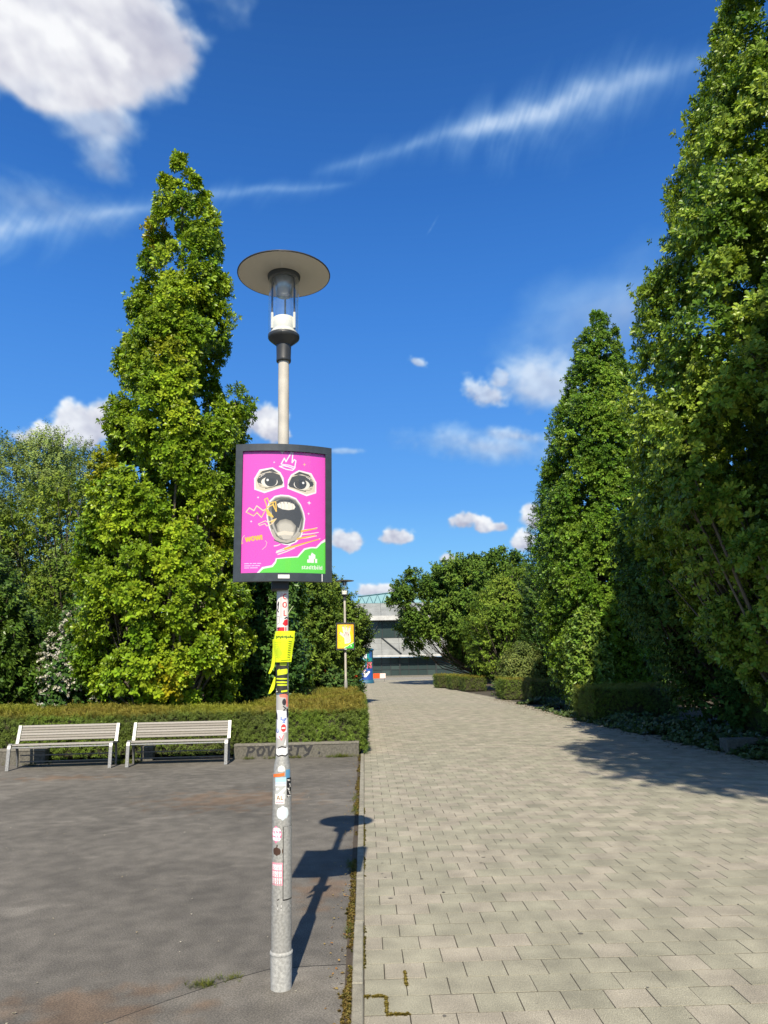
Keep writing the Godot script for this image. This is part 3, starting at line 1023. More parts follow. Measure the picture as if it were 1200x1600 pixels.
func bench(label: String, at: Vector3, turn: float, m: Dictionary) -> Node3D:
	var t := thing("park_bench", label, "bench", at, turn, "benches in front of the hedge")
	var half := 0.855
	for s in [-1.0, 1.0]:
		var x0: float = s * half - 0.03
		var st := begin()
		# front leg that bends over into the rail beside the seat
		bar_yz(st, [Vector2(0.0, 0.0), Vector2(-0.012, 0.36), Vector2(-0.03, 0.405), Vector2(-0.07, 0.425), Vector2(-0.42, 0.395)], [0.032, 0.032, 0.036, 0.036, 0.034], x0, x0 + 0.055)
		obj("front_leg", st, m.steel, t)
		st = begin()
		bar_yz(st, [Vector2(-0.33, 0.383), Vector2(-0.40, 0.33), Vector2(-0.445, 0.2), Vector2(-0.46, 0.0)], [0.05, 0.055, 0.05, 0.042], x0 + 0.012, x0 + 0.043)
		obj("rear_leg", st, m.dark_steel, t)
		st = begin()
		bar_yz(st, [Vector2(-0.395, 0.375), Vector2(-0.425, 0.45), Vector2(-0.515, 0.715)], [0.03, 0.026, 0.026], x0 - 0.004, x0 + 0.05)
		obj("back_upright", st, m.steel, t)
	var st := begin()
	box(st, Vector3(0, 0.376, -0.05), Vector3(half * 2 - 0.062, 0.022, 0.02), 0.003)
	obj("front_rail", st, m.steel, t)
	for k in 2:
		st = begin()
		box(st, Vector3(0, 0.09 + k * 0.11, -0.47 - k * 0.006), Vector3(half * 2 - 0.07, 0.02, 0.012), 0.002)
		obj("stretcher", st, m.dark_steel, t)
	for k in 5:
		st = begin()
		var z := -0.075 - k * 0.0735
		box(st, Vector3(rng.randf_range(-0.002, 0.002), 0.414 - k * 0.0045, z), Vector3(half * 2 - 0.064, 0.03, 0.066), 0.006, Basis(Vector3.RIGHT, -0.06 + rng.randf_range(-0.01, 0.01)))
		obj("seat_slat", st, m.wood[k % 3], t)
	for k in 6:
		st = begin()
		var f := (k + 0.55) / 6.0
		var p := Vector2(-0.412, 0.452).lerp(Vector2(-0.507, 0.715), f)
		box(st, Vector3(rng.randf_range(-0.002, 0.002), p.y, p.x), Vector3(half * 2 - 0.066, 0.040, 0.024), 0.005, Basis(Vector3.RIGHT, -0.34 + rng.randf_range(-0.012, 0.012)))
		obj("back_slat", st, m.wood[(k + 1) % 3], t)
	return t


# hand-drawn letters as ribbons of paint on an upright face that looks along +z
func ribbon(st: SurfaceTool, pts: Array, w: float, z: float) -> void:
	for i in pts.size() - 1:
		var a: Vector2 = pts[i]
		var b: Vector2 = pts[i + 1]
		var d := (b - a).normalized() * w * 0.5
		var s := Vector2(-d.y, d.x)
		a -= d * 0.5
		b += d * 0.5
		var zz := z + i * 0.00025
		quad(st, Vector3(a.x - s.x, a.y - s.y, zz), Vector3(b.x - s.x, b.y - s.y, zz), Vector3(b.x + s.x, b.y + s.y, zz), Vector3(a.x + s.x, a.y + s.y, zz))


func right_edge(z: float) -> float:   # where the walk ends on the right, z positive away from the camera
	var p := [[-6.0, 7.0], [9.0, 6.9], [14.0, 6.62], [21.0, 6.15], [28.0, 6.2], [35.0, 6.0], [44.0, 5.3], [49.0, 4.75], [53.0, 5.6], [60.0, 6.8], [76.0, 8.0]]
	for i in p.size() - 1:
		if z < p[i + 1][0]:
			return lerpf(p[i][1], p[i + 1][1], clampf((z - p[i][0]) / (p[i + 1][0] - p[i][0]), 0, 1))
	return 8.0


func _ready() -> void:
	# ------------------------------------------------------------ camera, sky, sun, exposure
	var cam := Camera3D.new()
	cam.name = "camera"
	add_child(cam)
	cam.position = Vector3(0, EYE, 0)
	cam.basis = Basis(Vector3.UP, deg_to_rad(-1.7)) * Basis(Vector3.RIGHT, deg_to_rad(11.45)) * Basis(Vector3.BACK, deg_to_rad(-1.0))
	cam.fov = 69.6
	cam.near = 0.05
	cam.far = 3000.0
	cam.current = true
	var we := WorldEnvironment.new()
	we.name = "environment"
	var env := Environment.new()
	env.background_mode = Environment.BG_SKY
	env.sky = Sky.new()
	env.sky.sky_material = make_sky()
	env.background_energy_multiplier = 0.7
	env.tonemap_mode = Environment.TONE_MAPPER_LINEAR
	env.tonemap_exposure = 1.43
	env.sdfgi_enabled = true
	env.ssao_enabled = true
	env.ssil_enabled = true
	we.environment = env
	add_child(we)
	var sun := DirectionalLight3D.new()
	sun.name = "sun"
	sun.light_energy = 1.6
	sun.light_color = Color(1.0, 0.955, 0.88)
	sun.light_angular_distance = 0.5
	sun.shadow_enabled = true
	add_child(sun)
	sun.look_at_from_position(Vector3.ZERO, Vector3(0.28, -4.29, -4.33))
	noise.frequency = 0.014

	# ------------------------------------------------------------ materials
	var fine := grain("fine", 0.22, 0.78, 1.0, 3)
	var speck := grain("speck", 0.3, 0.5, 1.0, 3)
	var blotch := grain("blotch", 0.012, 0.8, 1.0, 5)
	var streaks := grain("streaks", 0.05, 0.7, 1.0, 4)
	var m := {}
	m.zinc = rough_matter(lin(0.36, 0.355, 0.33), 0.5, fine, 0.22, streaks, 0.5)
	m.zinc.metallic = 0.25
	m.zinc_rough = rough_matter(lin(0.36, 0.36, 0.34), 0.75, speck, 0.3, streaks, 0.6, 0.15)
	m.cream = rough_matter(lin(0.5, 0.47, 0.41), 0.45, fine, 0.6, blotch, 1.1)
	m.anthracite = rough_matter(lin(0.035, 0.038, 0.042), 0.42, fine, 0.4, blotch, 0.8)
	m.frame_paint = rough_matter(lin(0.034, 0.043, 0.053), 0.4, fine, 0.7, blotch, 0.5)
	m.frame_back = plain(lin(0.03, 0.032, 0.036), 0.6)
	m.shade = plain(lin(0.53, 0.505, 0.45), 0.6)
	m.porcelain = plain(lin(0.72, 0.72, 0.64), 0.35)
	m.reflector = plain(lin(0.45, 0.45, 0.46), 0.3, 0.6)
	m.glass = plain(Color(0.8, 0.86, 0.86, 0.025), 0.03)
	m.glass.transparency = BaseMaterial3D.TRANSPARENCY_ALPHA
	m.steel = rough_matter(lin(0.36, 0.36, 0.35), 0.42, fine, 0.5, streaks, 0.7)
	m.steel.metallic = 0.35
	m.dark_steel = rough_matter(lin(0.13, 0.13, 0.13), 0.55, fine, 0.5, streaks, 0.7)
	m.wood = []
	for k in 3:
		var wood := rough_matter(lin(0.31 - k * 0.035, 0.29 - k * 0.035, 0.26 - k * 0.035), 0.85, streaks, 0.25, speck, 0.9)
		wood.uv1_scale = Vector3(0.7, 14, 14)
		wood.uv2_scale = Vector3(0.5, 3.0, 3.0)
		m.wood.append(wood)
	m.concrete = rough_matter(lin(0.115, 0.108, 0.088), 0.9, speck, 1.2, streaks, 1.4, 0.4)
	m.cap = rough_matter(lin(0.165, 0.155, 0.128), 0.9, speck, 1.2, streaks, 1.9, 0.3)
	m.bark = rough_matter(lin(0.17, 0.145, 0.115), 0.95, streaks, 0.4, blotch, 1.2, 1.0)
	m.dark_bark = rough_matter(lin(0.085, 0.07, 0.055), 0.95, streaks, 0.4, blotch, 1.2, 1.0)
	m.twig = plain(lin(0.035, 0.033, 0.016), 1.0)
	m.soil = rough_matter(lin(0.085, 0.065, 0.045), 1.0, speck, 0.4, blotch, 2.0, 1.0)
	m.grass_ground = rough_matter(lin(0.055, 0.085, 0.025), 1.0, fine, 0.6, blotch, 6.0, 1.0)
	m.joint = rough_matter(lin(0.062, 0.054, 0.038), 1.0, speck, 0.25, blotch, 1.1, 0.4)
	m.leaf = leafy(0.4, 0.7)
	m.matt_leaf = leafy(0.6, 0.5)
	m.matt_leaf.metallic_specular = 0.28
	m.needles = leafy(0.6, 0.3)

	# ------------------------------------------------------------ ground and paving
	var st := begin()
	box(st, Vector3(0, -1.03, -60), Vector3(900, 2.0, 900))
	var ground := obj("ground", st, m.grass_ground, self, "dark grassy ground around the walk")
	ground.set_meta("kind", "structure")
	st = begin()
	quad(st, Vector3(right_edge(0) - 0.3, -0.02, 6), Vector3(22, -0.02, 6), Vector3(22, -0.02, -60), Vector3(4.2, -0.02, -60))
	quad(st, Vector3(-16, -0.02, -14.4), Vector3(-0.1, -0.02, -14.4), Vector3(-0.1, -0.02, -60), Vector3(-16, -0.02, -60))
	var beds := obj("soil", st, m.soil, self, "dark planting soil under the hedges and trees")
	beds.set_meta("kind", "structure")

	make_asphalt(m)
	make_walk(m, speck, blotch)

	st = begin()
	quad(st, Vector3(-30, -0.004, -72.5), Vector3(45, -0.004, -72.5), Vector3(45, -0.004, -90), Vector3(-30, -0.004, -90))
	var far := obj("forecourt", st, rough_matter(lin(0.24, 0.23, 0.2), 0.9, speck, 0.6, blotch, 4.0), self, "pale paved forecourt in front of the far hall")
	far.set_meta("kind", "structure")

	make_hall(m)

	# ------------------------------------------------------------ trees
	rng.seed = 5
	var oak := [oak_sprig(9, 0.088), oak_sprig(8, 0.096), oak_sprig(10, 0.082)]
	var small := [leaf_sprig(12, 0.1, 0.26, BLADE, 0.6), leaf_sprig(11, 0.115, 0.3, BLADE, 0.55)]
	var broad := [leaf_sprig(12, 0.15, 0.36, BLADE, 0.75), leaf_sprig(11, 0.165, 0.4, BLADE, 0.7)]
	var airy := [leaf_sprig(16, 0.1, 0.5, BLADE, 0.45, 0.5)]
	make_trees(m, oak, small, broad, airy)

	# ------------------------------------------------------------ hedges
	rng.seed = 9
	var shoots := []
	for k in 3:
		shoots.append(leaf_sprig(16, 0.042, 0.10, NEEDLE, 0.5, 0.8))
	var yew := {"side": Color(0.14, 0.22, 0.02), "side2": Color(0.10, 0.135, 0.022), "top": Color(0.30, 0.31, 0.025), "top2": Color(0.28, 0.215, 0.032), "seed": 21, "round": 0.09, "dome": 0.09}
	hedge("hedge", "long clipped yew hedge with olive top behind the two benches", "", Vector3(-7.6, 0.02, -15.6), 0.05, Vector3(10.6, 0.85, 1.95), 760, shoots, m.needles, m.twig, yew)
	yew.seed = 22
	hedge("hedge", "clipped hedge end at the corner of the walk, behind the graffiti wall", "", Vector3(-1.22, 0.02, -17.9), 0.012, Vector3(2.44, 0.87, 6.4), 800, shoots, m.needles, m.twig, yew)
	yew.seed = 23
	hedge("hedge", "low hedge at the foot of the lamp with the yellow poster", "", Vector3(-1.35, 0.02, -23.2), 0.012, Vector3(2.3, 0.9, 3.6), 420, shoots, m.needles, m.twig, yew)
	yew.seed = 24
	yew.dome = 0.02
	hedge("hedge", "clipped hedge block in tree shade right of the walk, nearest of its row", "clipped blocks right of the walk", Vector3(7.45, 0.0, -21.6), 0.06, Vector3(2.5, 0.95, 1.6), 620, shoots, m.needles, m.twig, yew)
	yew.seed = 25
	hedge("hedge", "long dark hedge block between the columnar oak and the grey green shrub", "clipped blocks right of the walk", Vector3(7.75, 0.0, -31.2), 0.03, Vector3(2.2, 0.9, 1.5), 420, shoots, m.needles, m.twig, yew)
	yew.seed = 26
	hedge("hedge", "pale fronted hedge block just left of the dark one", "clipped blocks right of the walk", Vector3(6.75, 0.0, -33.6), 0.05, Vector3(1.5, 0.92, 1.6), 420, shoots, m.needles, m.twig, yew)
	yew.seed = 27
	for h in [[6.1, -42.8, 1.3, "small square hedge block right of two others at the far bend"], [5.75, -45.8, 1.35, "middle one of the three small hedge blocks at the far bend"], [5.3, -49.0, 1.5, "leftmost small hedge block beside the far end of the walk"]]:
		hedge("hedge", h[3], "clipped blocks right of the walk", Vector3(h[0], 0, h[1]), 0.1, Vector3(h[2], 0.86, 1.5), 360, shoots, m.needles, m.twig, yew)
	yew.seed = 31
	hedge("hedge", "low shaded hedge at the right edge of the picture", "clipped blocks right of the walk", Vector3(9.2, 0.0, -16.3), 0.0, Vector3(2.0, 0.8, 1.4), 500, shoots, m.needles, m.twig, yew)

	make_walls(m)
	make_ground_cover(m)

	# ------------------------------------------------------------ benches
	rng.seed = 41
	bench("weathered slatted bench nearer the lamp post, right one of the pair", Vector3(-3.33, 0.004, -13.72), 0.055, m)
	bench("weathered slatted bench at the left edge of the picture, far left of the lamp", Vector3(-5.33, 0.004, -13.58), 0.085, m)

	# ------------------------------------------------------------ lamps and posters
	var near := lamp_post("tall street lamp covered in stickers with a flat disc shade, carrying the pink poster", Vector3(-0.476, 0.0, -4.49), m)
	near.rotation.z = 0.0062
	dress_post(near, m)
	var far_lamp := lamp_post("distant street lamp behind the hedge, carrying the yellow hand poster", Vector3(-0.57, 0.0, -23.4), m)
	far_lamp.rotation.z = 0.008
	var white := plain(lin(0.75, 0.75, 0.73), 0.5)
	var pink := printed(poster_image(0), 0.65)
	pink.albedo_color = lin(0.72, 0.72, 0.72)
	var case := thing("poster_case", "dark framed magenta poster of eyes and a shouting mouth on the near lamp", "poster", Vector3.ZERO, 0.0, "posters hung on the lamps")
	display_case(case, Vector3(-0.474, 2.648, -4.385), 0.17, pink, m.frame_paint, m.frame_back, white, m.glass)
	for h in [-0.43, 0.30]:
		st = begin()
		box(st, Vector3(-0.015, h, -0.10), Vector3(0.1, 0.05 if h > 0 else 0.075, 0.13), 0.006)
		obj("clamp", st, m.frame_back, case)
	var case2 := thing("poster_case", "small distant yellow poster of a pale hand on the far lamp", "poster", Vector3.ZERO, 0.0, "posters hung on the lamps")
	display_case(case2, Vector3(-0.575, 2.535, -23.30), 0.1, printed(poster_image(1), 0.4), m.frame_back, m.frame_back, white, m.glass)
	for h in [-0.3, 0.3]:
		st = begin()
		box(st, Vector3(0, h, -0.07), Vector3(0.09, 0.05, 0.08), 0.006)
		obj("clamp", st, m.frame_back, case2)
	make_flyers(m)
	make_far_things(m)


func make_asphalt(m: Dictionary) -> void:
	# stains over the whole yard, one texel to 1.3 cm
	var n := 1024
	var a := FastNoiseLite.new()
	a.frequency = 0.006
	a.fractal_octaves = 5
	a.seed = 3
	var b := FastNoiseLite.new()
	b.frequency = 0.02
	b.fractal_octaves = 4
	b.seed = 8
	var im := Image.create(n, n, false, Image.FORMAT_RGB8)
	var spots := [[-1.75, -10.3, 1.3, 0.9], [-1.5, -4.2, 0.75, 0.5], [-4.8, -12.6, 1.1, 0.35], [-0.35, -6.3, 0.25, 0.6]]
	for y in n:
		var z := lerpf(-15.0, -1.7, y / float(n))
		for x in n:
			var wx := lerpf(-13.3, 0.0, x / float(n))
			var v := 0.82 + a.get_noise_2d(x, y) * 0.13 + b.get_noise_2d(x * 2.5, y * 2.5) * 0.12
			# scuffed, paler wisps
			var w := b.get_noise_2d(x * 0.9 + 500, y * 1.6) + a.get_noise_2d(x * 0.8, y * 0.8 + 900) * 0.8
			v += smoothstep(0.3, 0.8, w) * 0.12
			var c := Color(v, v * 0.985, v * 0.955)
			for s in spots:
				var d := Vector2((wx - s[0]) / s[2], (z - s[1]) / s[3]).length() + b.get_noise_2d(x * 2.0, y * 2.0) * 0.9
				if d < 1.0:
					c = c.lerp(Color(v * 1.08, v * 0.86, v * 0.68), smoothstep(1.0, 0.1, d) * 0.5)
			im.set_pixel(x, y, c)
	im.generate_mipmaps()
	var mat := plain(lin(0.345, 0.33, 0.302), 0.9)
	mat.albedo_texture = ImageTexture.create_from_image(im)
	mat.detail_enabled = true
	mat.detail_blend_mode = BaseMaterial3D.BLEND_MODE_MUL
	mat.detail_uv_layer = BaseMaterial3D.DETAIL_UV_2
	mat.detail_albedo = grain("asphalt", 0.3, 0.5, 1.0, 3)
	mat.uv2_triplanar = true
	mat.uv2_world_triplanar = true
	mat.uv2_scale = Vector3.ONE / 1.9
	var yard := setting("asphalt_yard", "old dark asphalt with rusty stains and scuffs left of the walk")
	var st := begin()
	var uv := func(x: float, z: float) -> Vector2: return Vector2((x + 13.3) / 13.3, (z + 15.0) / 13.3)
	# the newer patch round the lamp ends along a curved crack
	var crack := [[-2.6, -3.0], [-1.9, -3.6], [-1.55, -3.92], [-1.25, -4.21], [-1.07, -4.38], [-0.81, -4.6], [-0.58, -4.75], [-0.35, -4.78], [-0.089, -4.79]]
	for i in 2:
		var s: Array = [[-30.0, -0.088, -14.85, 5.0], [-30.0, -0.088, 5.0, 8.0]][i]
		quad_uv(st, [Vector3(s[0], 0, s[3]), Vector3(s[1], 0, s[3]), Vector3(s[1], 0, s[2]), Vector3(s[0], 0, s[2])], [uv.call(s[0], s[3]), uv.call(s[1], s[3]), uv.call(s[1], s[2]), uv.call(s[0], s[2])])
	obj("surface", st, mat, yard)
	var patch := mat.duplicate()
	patch.albedo_color = lin(0.41, 0.39, 0.352)
	st = begin()
	for i in crack.size() - 1:
		var p: Array = crack[i]
		var q: Array = crack[i + 1]
		var y := 0.005
		quad_uv(st, [Vector3(p[0], y, 5), Vector3(q[0], y, 5), Vector3(q[0], y, q[1] + 0.012), Vector3(p[0], y, p[1] + 0.012)], [uv.call(p[0], 5), uv.call(q[0], 5), uv.call(q[0], q[1]), uv.call(p[0], p[1])])
	obj("repair_patch", st, patch, yard)
	st = begin()
	for i in crack.size() - 1:
		var p: Array = crack[i]
		var q: Array = crack[i + 1]
		quad(st, Vector3(p[0], 0.0025, p[1] + 0.011), Vector3(q[0], 0.0025, q[1] + 0.011), Vector3(q[0], 0.0025, q[1] - 0.006), Vector3(p[0], 0.0025, p[1] - 0.006))
	obj("crack", st, plain(lin(0.02, 0.019, 0.017), 1.0), yard)


func make_walk(m: Dictionary, speck: NoiseTexture2D, blotch: NoiseTexture2D) -> void:
	var walk := setting("paved_walk", "broad walk of grey concrete paving stones")
	var st := begin()
	quad(st, Vector3(-0.075, -0.0016, 8), Vector3(8.5, -0.0016, 8), Vector3(8.5, -0.0016, -72.49), Vector3(-0.075, -0.0016, -72.49))
	obj("joint_sand", st, m.joint, walk)
	# paving stones: 23.3 by 21.5 cm in rows across the walk, staggered by half a stone
	var sw := 0.233
	var sd := 0.215
	var meshes := []
	var halves := []
	rng.seed = 3
	var gap := 0.0055
	for v in 6:
		for half in 2:
			st = begin()
			var w := (sw if half == 0 else sw / 2) - gap
			var d := sd - gap - 0.002
			var cut := 0.0006
			var y := rng.randf_range(0.0, 0.0014)
			var tx := rng.randf_range(-0.004, 0.004)
			var tz := rng.randf_range(-0.004, 0.004)
			var p := []
			for c in [[-1, 1], [1, 1], [1, -1], [-1, -1]]:
				p.append(Vector3(c[0] * (w / 2 - cut), y + c[0] * tx * w + c[1] * tz * d, c[1] * (d / 2 - cut)))
			quad(st, p[0], p[1], p[2], p[3])
			for k in 4:
				var a: Vector3 = p[k]
				var b: Vector3 = p[(k + 1) % 4]
				var a2 := Vector3(a.x + signf(a.x) * cut, a.y - cut, a.z + signf(a.z) * cut)
				var b2 := Vector3(b.x + signf(b.x) * cut, b.y - cut, b.z + signf(b.z) * cut)
				quad(st, a2, b2, b, a)
				quad(st, Vector3(a2.x, -0.05, a2.z), Vector3(b2.x, -0.05, b2.z), b2, a2)
			(meshes if half == 0 else halves).append(done(st))
	var stone_look := func(c: Color) -> StandardMaterial3D: return rough_matter(c, 0.88, speck, 1.15, blotch, 2.6, 0.2)
	var tones := []
	var solid := []
	for c in [[0.262, 0.251, 0.185], [0.288, 0.273, 0.203], [0.272, 0.260, 0.192], [0.305, 0.278, 0.215], [0.322, 0.291, 0.226], [0.315, 0.290, 0.220]]:
		tones.append(Color(c[0], c[1], c[2]))
		solid.append(stone_look.call(lin(c[0], c[1], c[2])))
	var many: StandardMaterial3D = stone_look.call(Color.WHITE)
	var lost: float = speck.get_meta("mean") * blotch.get_meta("mean")
	many.vertex_color_use_as_albedo = true
	var places := []
	var tints := []
	for v in 12:
		places.append([])
		tints.append([])
	var left := -0.022
	var singles := 0
	for row in range(-14, 336):
		var z := -(row + 0.5) * sd - 0.06
		var edge := right_edge(-z)
		var shift := row % 2 != 0
		var x := left
		var col := 0
		while x < edge:
			var half := col == 0 and shift
			var w := sw / 2 if half else sw
			var at := Vector3(x + w / 2 + rng.randf_range(-0.001, 0.001), 0, z + rng.randf_range(-0.001, 0.001))
			x += w
			col += 1
			var warm := clampf(0.5 + noise.get_noise_3d(at.x * 14, 3.0, at.z * 14) * 1.2 + (0.25 if z < -8.3 else -0.2), 0, 1)
			var pick := int(clampf(warm * 3.0 + rng.randf_range(-1.2, 2.2), 0, 5)) if rng.randf() < 0.9 else rng.randi() % 6
			var turn := Basis(Vector3.UP, rng.randf_range(-0.006, 0.006) + (PI if rng.randf() < 0.5 else 0.0))
			var v := rng.randi() % 6
			var seen := z < -3.55 and z > -9.0 and at.x < -z * 0.53 + 0.2
			if seen and singles < 296:
				singles += 1
				var o := MeshInstance3D.new()
				o.name = "paving_stone" if singles == 1 else "paving_stone_%03d" % (singles - 1)
				o.mesh = (halves if half else meshes)[v]
				o.material_override = solid[pick]
				o.transform = Transform3D(turn, at)
				walk.add_child(o, true)
			else:
				var c: Color = tones[pick]
				var k := rng.randf_range(0.93, 1.07)
				var slot := v + (6 if half else 0)
				places[slot].append(Transform3D(turn, at))
				tints[slot].append(Color(c.r * k / lost, c.g * k / lost, c.b * k / lost))
	for slot in 12:
		var mm := MultiMesh.new()
		mm.transform_format = MultiMesh.TRANSFORM_3D
		mm.use_colors = true
		mm.mesh = meshes[slot] if slot < 6 else halves[slot - 6]
		mm.instance_count = places[slot].size()
		for i in places[slot].size():
			mm.set_instance_transform(i, places[slot][i])
			mm.set_instance_color(i, tints[slot][i])
		var o := MultiMeshInstance3D.new()
		o.name = "paving"
		o.multimesh = mm
		o.material_override = many
		o.set_meta("kind", "stuff")
		walk.add_child(o, true)
	# edging stones between the asphalt and the walk
	var kerb := [rough_matter(lin(0.27, 0.255, 0.20), 0.9, speck, 0.9, blotch, 0.9, 0.3), rough_matter(lin(0.24, 0.225, 0.175), 0.9, speck, 0.9, blotch, 0.9, 0.3)]
	for k in 70:
		st = begin()
		box(st, Vector3(0, 0, 0), Vector3(0.062, 0.16, 0.992), 0.006)
		var o := obj("edging_stone", st, kerb[k % 2 if k % 5 else 0], walk)
		o.position = Vector3(-0.056 + rng.randf_range(-0.002, 0.002), -0.068 + rng.randf_range(-0.003, 0.003), 3.0 - k)
		o.rotation = Vector3(rng.randf_range(-0.003, 0.003), rng.randf_range(-0.004, 0.004), rng.randf_range(-0.01, 0.01))
	# strip of soil on either side of the edging
	st = begin()
	quad(st, Vector3(-0.122, 0.0075, 6), Vector3(-0.086, 0.0075, 6), Vector3(-0.086, 0.0075, -14.8), Vector3(-0.135, 0.0075, -14.8))
	obj("edge_soil", st, m.soil, walk)


func make_trees(m: Dictionary, oak: Array, small: Array, broad: Array, airy: Array) -> void:
	# the columnar oak on the left
	var prof := [[0.75, -5.9, -3.2], [1.3, -6.35, -2.9], [1.9, -6.5, -2.75], [3.1, -6.65, -2.65], [4.6, -6.65, -2.85], [5.9, -6.55, -2.85], [7.0, -6.25, -2.75], [8.0, -6.2, -2.8], [9.0, -6.1, -3.1], [9.9, -5.95, -3.05], [10.7, -5.8, -3.45], [11.5, -5.72, -3.4], [12.2, -5.65, -3.55], [13.1, -5.55, -3.7], [14.0, -5.3, -4.05], [14.5, -5.15, -4.4], [15.0, -5.0, -4.55]]
	grow("oak_tree", "tall narrow yellow green oak behind the benches, left of the lamp", "tree", "columnar oaks along the walk", prof, -17.6,
		{"seed": 101, "clumps": 330, "per": 118, "clump": [0.28, 0.5], "outward": 0.8, "rise": 0.5, "dark": Color(0.15, 0.27, 0.014), "light": Color(0.37, 0.50, 0.028), "gold": 0.05, "sprigs": oak, "leaf": m.leaf, "bark": m.bark, "trunk": 0.17, "limbs": 14, "steep": 3.2, "inner": 0.15, "furrow": -0.55,
		"holes": [[-4.85, 12.3, 0.25], [-3.3, 9.4, 0.3], [-3.5, 8.7, 0.15], [-5.8, 8.3, 0.1]]})
	# right row: the first stands beside the camera and only its shade is in the picture
	var shade := [[8.7, 5.4, 8.6], [9.4, 4.4, 9.4], [10.3, 3.6, 9.9], [11.5, 2.75, 10.1], [12.3, 3.0, 10.0], [13.2, 3.9, 9.7], [14.0, 5.0, 9.2], [14.8, 6.2, 8.2]]
	grow("oak_tree", "wide oak just outside the picture whose shade falls across the walk", "tree", "columnar oaks along the walk", shade, -1.4,
		{"seed": 102, "clumps": 300, "per": 110, "inner": 0.45, "furrow": -9.0, "clump": [0.55, 0.95], "dark": Color(0.081, 0.160, 0.030), "light": Color(0.176, 0.272, 0.053), "sprigs": oak, "leaf": m.leaf, "bark": m.bark, "trunk": 0.25, "limbs": 12, "foot": 7.2})
	var big := [[0.5, 7.0, 8.8], [1.0, 6.7, 9.6], [2.0, 6.0, 10.6], [3.1, 5.3, 11.2], [4.7, 4.8, 11.5], [6.0, 4.98, 11.5], [7.1, 5.2, 11.4], [8.2, 5.45, 11.3], [9.2, 5.72, 11.2], [10.1, 5.95, 11.1], [10.9, 6.2, 11.0], [12.2, 6.72, 10.8], [13.0, 6.95, 10.7], [14.0, 7.25, 10.4], [15.0, 7.55, 10.2], [17.0, 8.1, 9.6], [18.3, 8.6, 9.1]]
	grow("oak_tree", "huge oak with pale lobed leaves filling the right edge of the picture", "tree", "columnar oaks along the walk", big, -12.6,
		{"seed": 103, "clumps": 560, "per": 118, "outward": 0.75, "rise": 0.5, "clump": [0.38, 0.68], "dark": Color(0.10, 0.20, 0.018), "light": Color(0.34, 0.47, 0.06), "gold": 0.015, "sprigs": oak, "leaf": m.leaf, "bark": m.bark, "trunk": 0.3, "limbs": 12, "steep": 2.0, "inner": 0.14, "tall": 0.95, "foot": 8.3})
	var second := [[0.4, 6.9, 9.4], [1.26, 6.45, 10.1], [2.8, 6.2, 10.5], [4.5, 6.05, 10.6], [6.1, 6.25, 10.7], [7.8, 6.6, 10.6], [9.2, 6.75, 10.5], [10.65, 7.2, 10.4], [12.1, 7.7, 9.95], [13.4, 8.0, 9.6], [14.5, 8.7, 9.25]]
	grow("oak_tree", "dense dark green columnar oak with a rounded tip, second on the right", "tree", "columnar oaks along the walk", second, -25.5,
		{"seed": 104, "clumps": 380, "per": 96, "outward": 0.75, "rise": 0.5, "clump": [0.36, 0.6], "dark": Color(0.095, 0.20, 0.017), "light": Color(0.22, 0.36, 0.035), "sprigs": oak, "leaf": m.leaf, "bark": m.dark_bark, "trunk": 0.2, "limbs": 10, "steep": 2.8, "inner": 0.2, "furrow": -0.4, "foot": 8.2})
	var third := [[0.5, 8.4, 11.6], [2.5, 8.0, 12.2], [5.0, 8.2, 12.2], [8.0, 8.7, 11.8], [10.5, 9.3, 11.2], [12.2, 10.1, 10.6]]
	grow("oak_tree", "third columnar oak of the right row, mostly hidden by the second", "tree", "columnar oaks along the walk", third, -38.0,
		{"seed": 105, "clumps": 150, "per": 50, "clump": [0.5, 0.8], "dark": Color(0.068, 0.144, 0.021), "light": Color(0.135, 0.224, 0.036), "sprigs": small, "leaf": m.leaf, "bark": m.dark_bark, "trunk": 0.2, "limbs": 6})
	# undergrowth between the two big oaks
	grow("understorey_tree", "shaded leafy tree between the two big oaks on the right", "tree", "", [[0.3, 7.4, 10.5], [1.5, 6.9, 11.4], [3.2, 6.1, 11.6], [5.0, 6.1, 11.4], [6.6, 6.8, 11.0], [8.0, 7.6, 10.4]], -17.6,
		{"seed": 106, "clumps": 170, "per": 60, "clump": [0.45, 0.75], "dark": Color(0.068, 0.136, 0.024), "light": Color(0.115, 0.208, 0.039), "sprigs": small, "leaf": m.matt_leaf, "bark": m.dark_bark, "trunk": 0.14, "limbs": 6, "deep": 0.7})
	grow("young_shoots", "light green upright shoots at the foot of the second oak", "shrub", "", [[0.1, 6.55, 7.5], [0.9, 6.35, 7.7], [1.8, 6.4, 7.8], [2.6, 6.6, 7.5], [3.2, 6.8, 7.2]], -23.6,
		{"seed": 107, "clumps": 46, "per": 44, "clump": [0.22, 0.4], "dark": Color(0.135, 0.240, 0.030), "light": Color(0.257, 0.384, 0.060), "sprigs": small, "leaf": m.leaf, "bark": m.dark_bark, "trunk": 0.03, "limbs": 5})
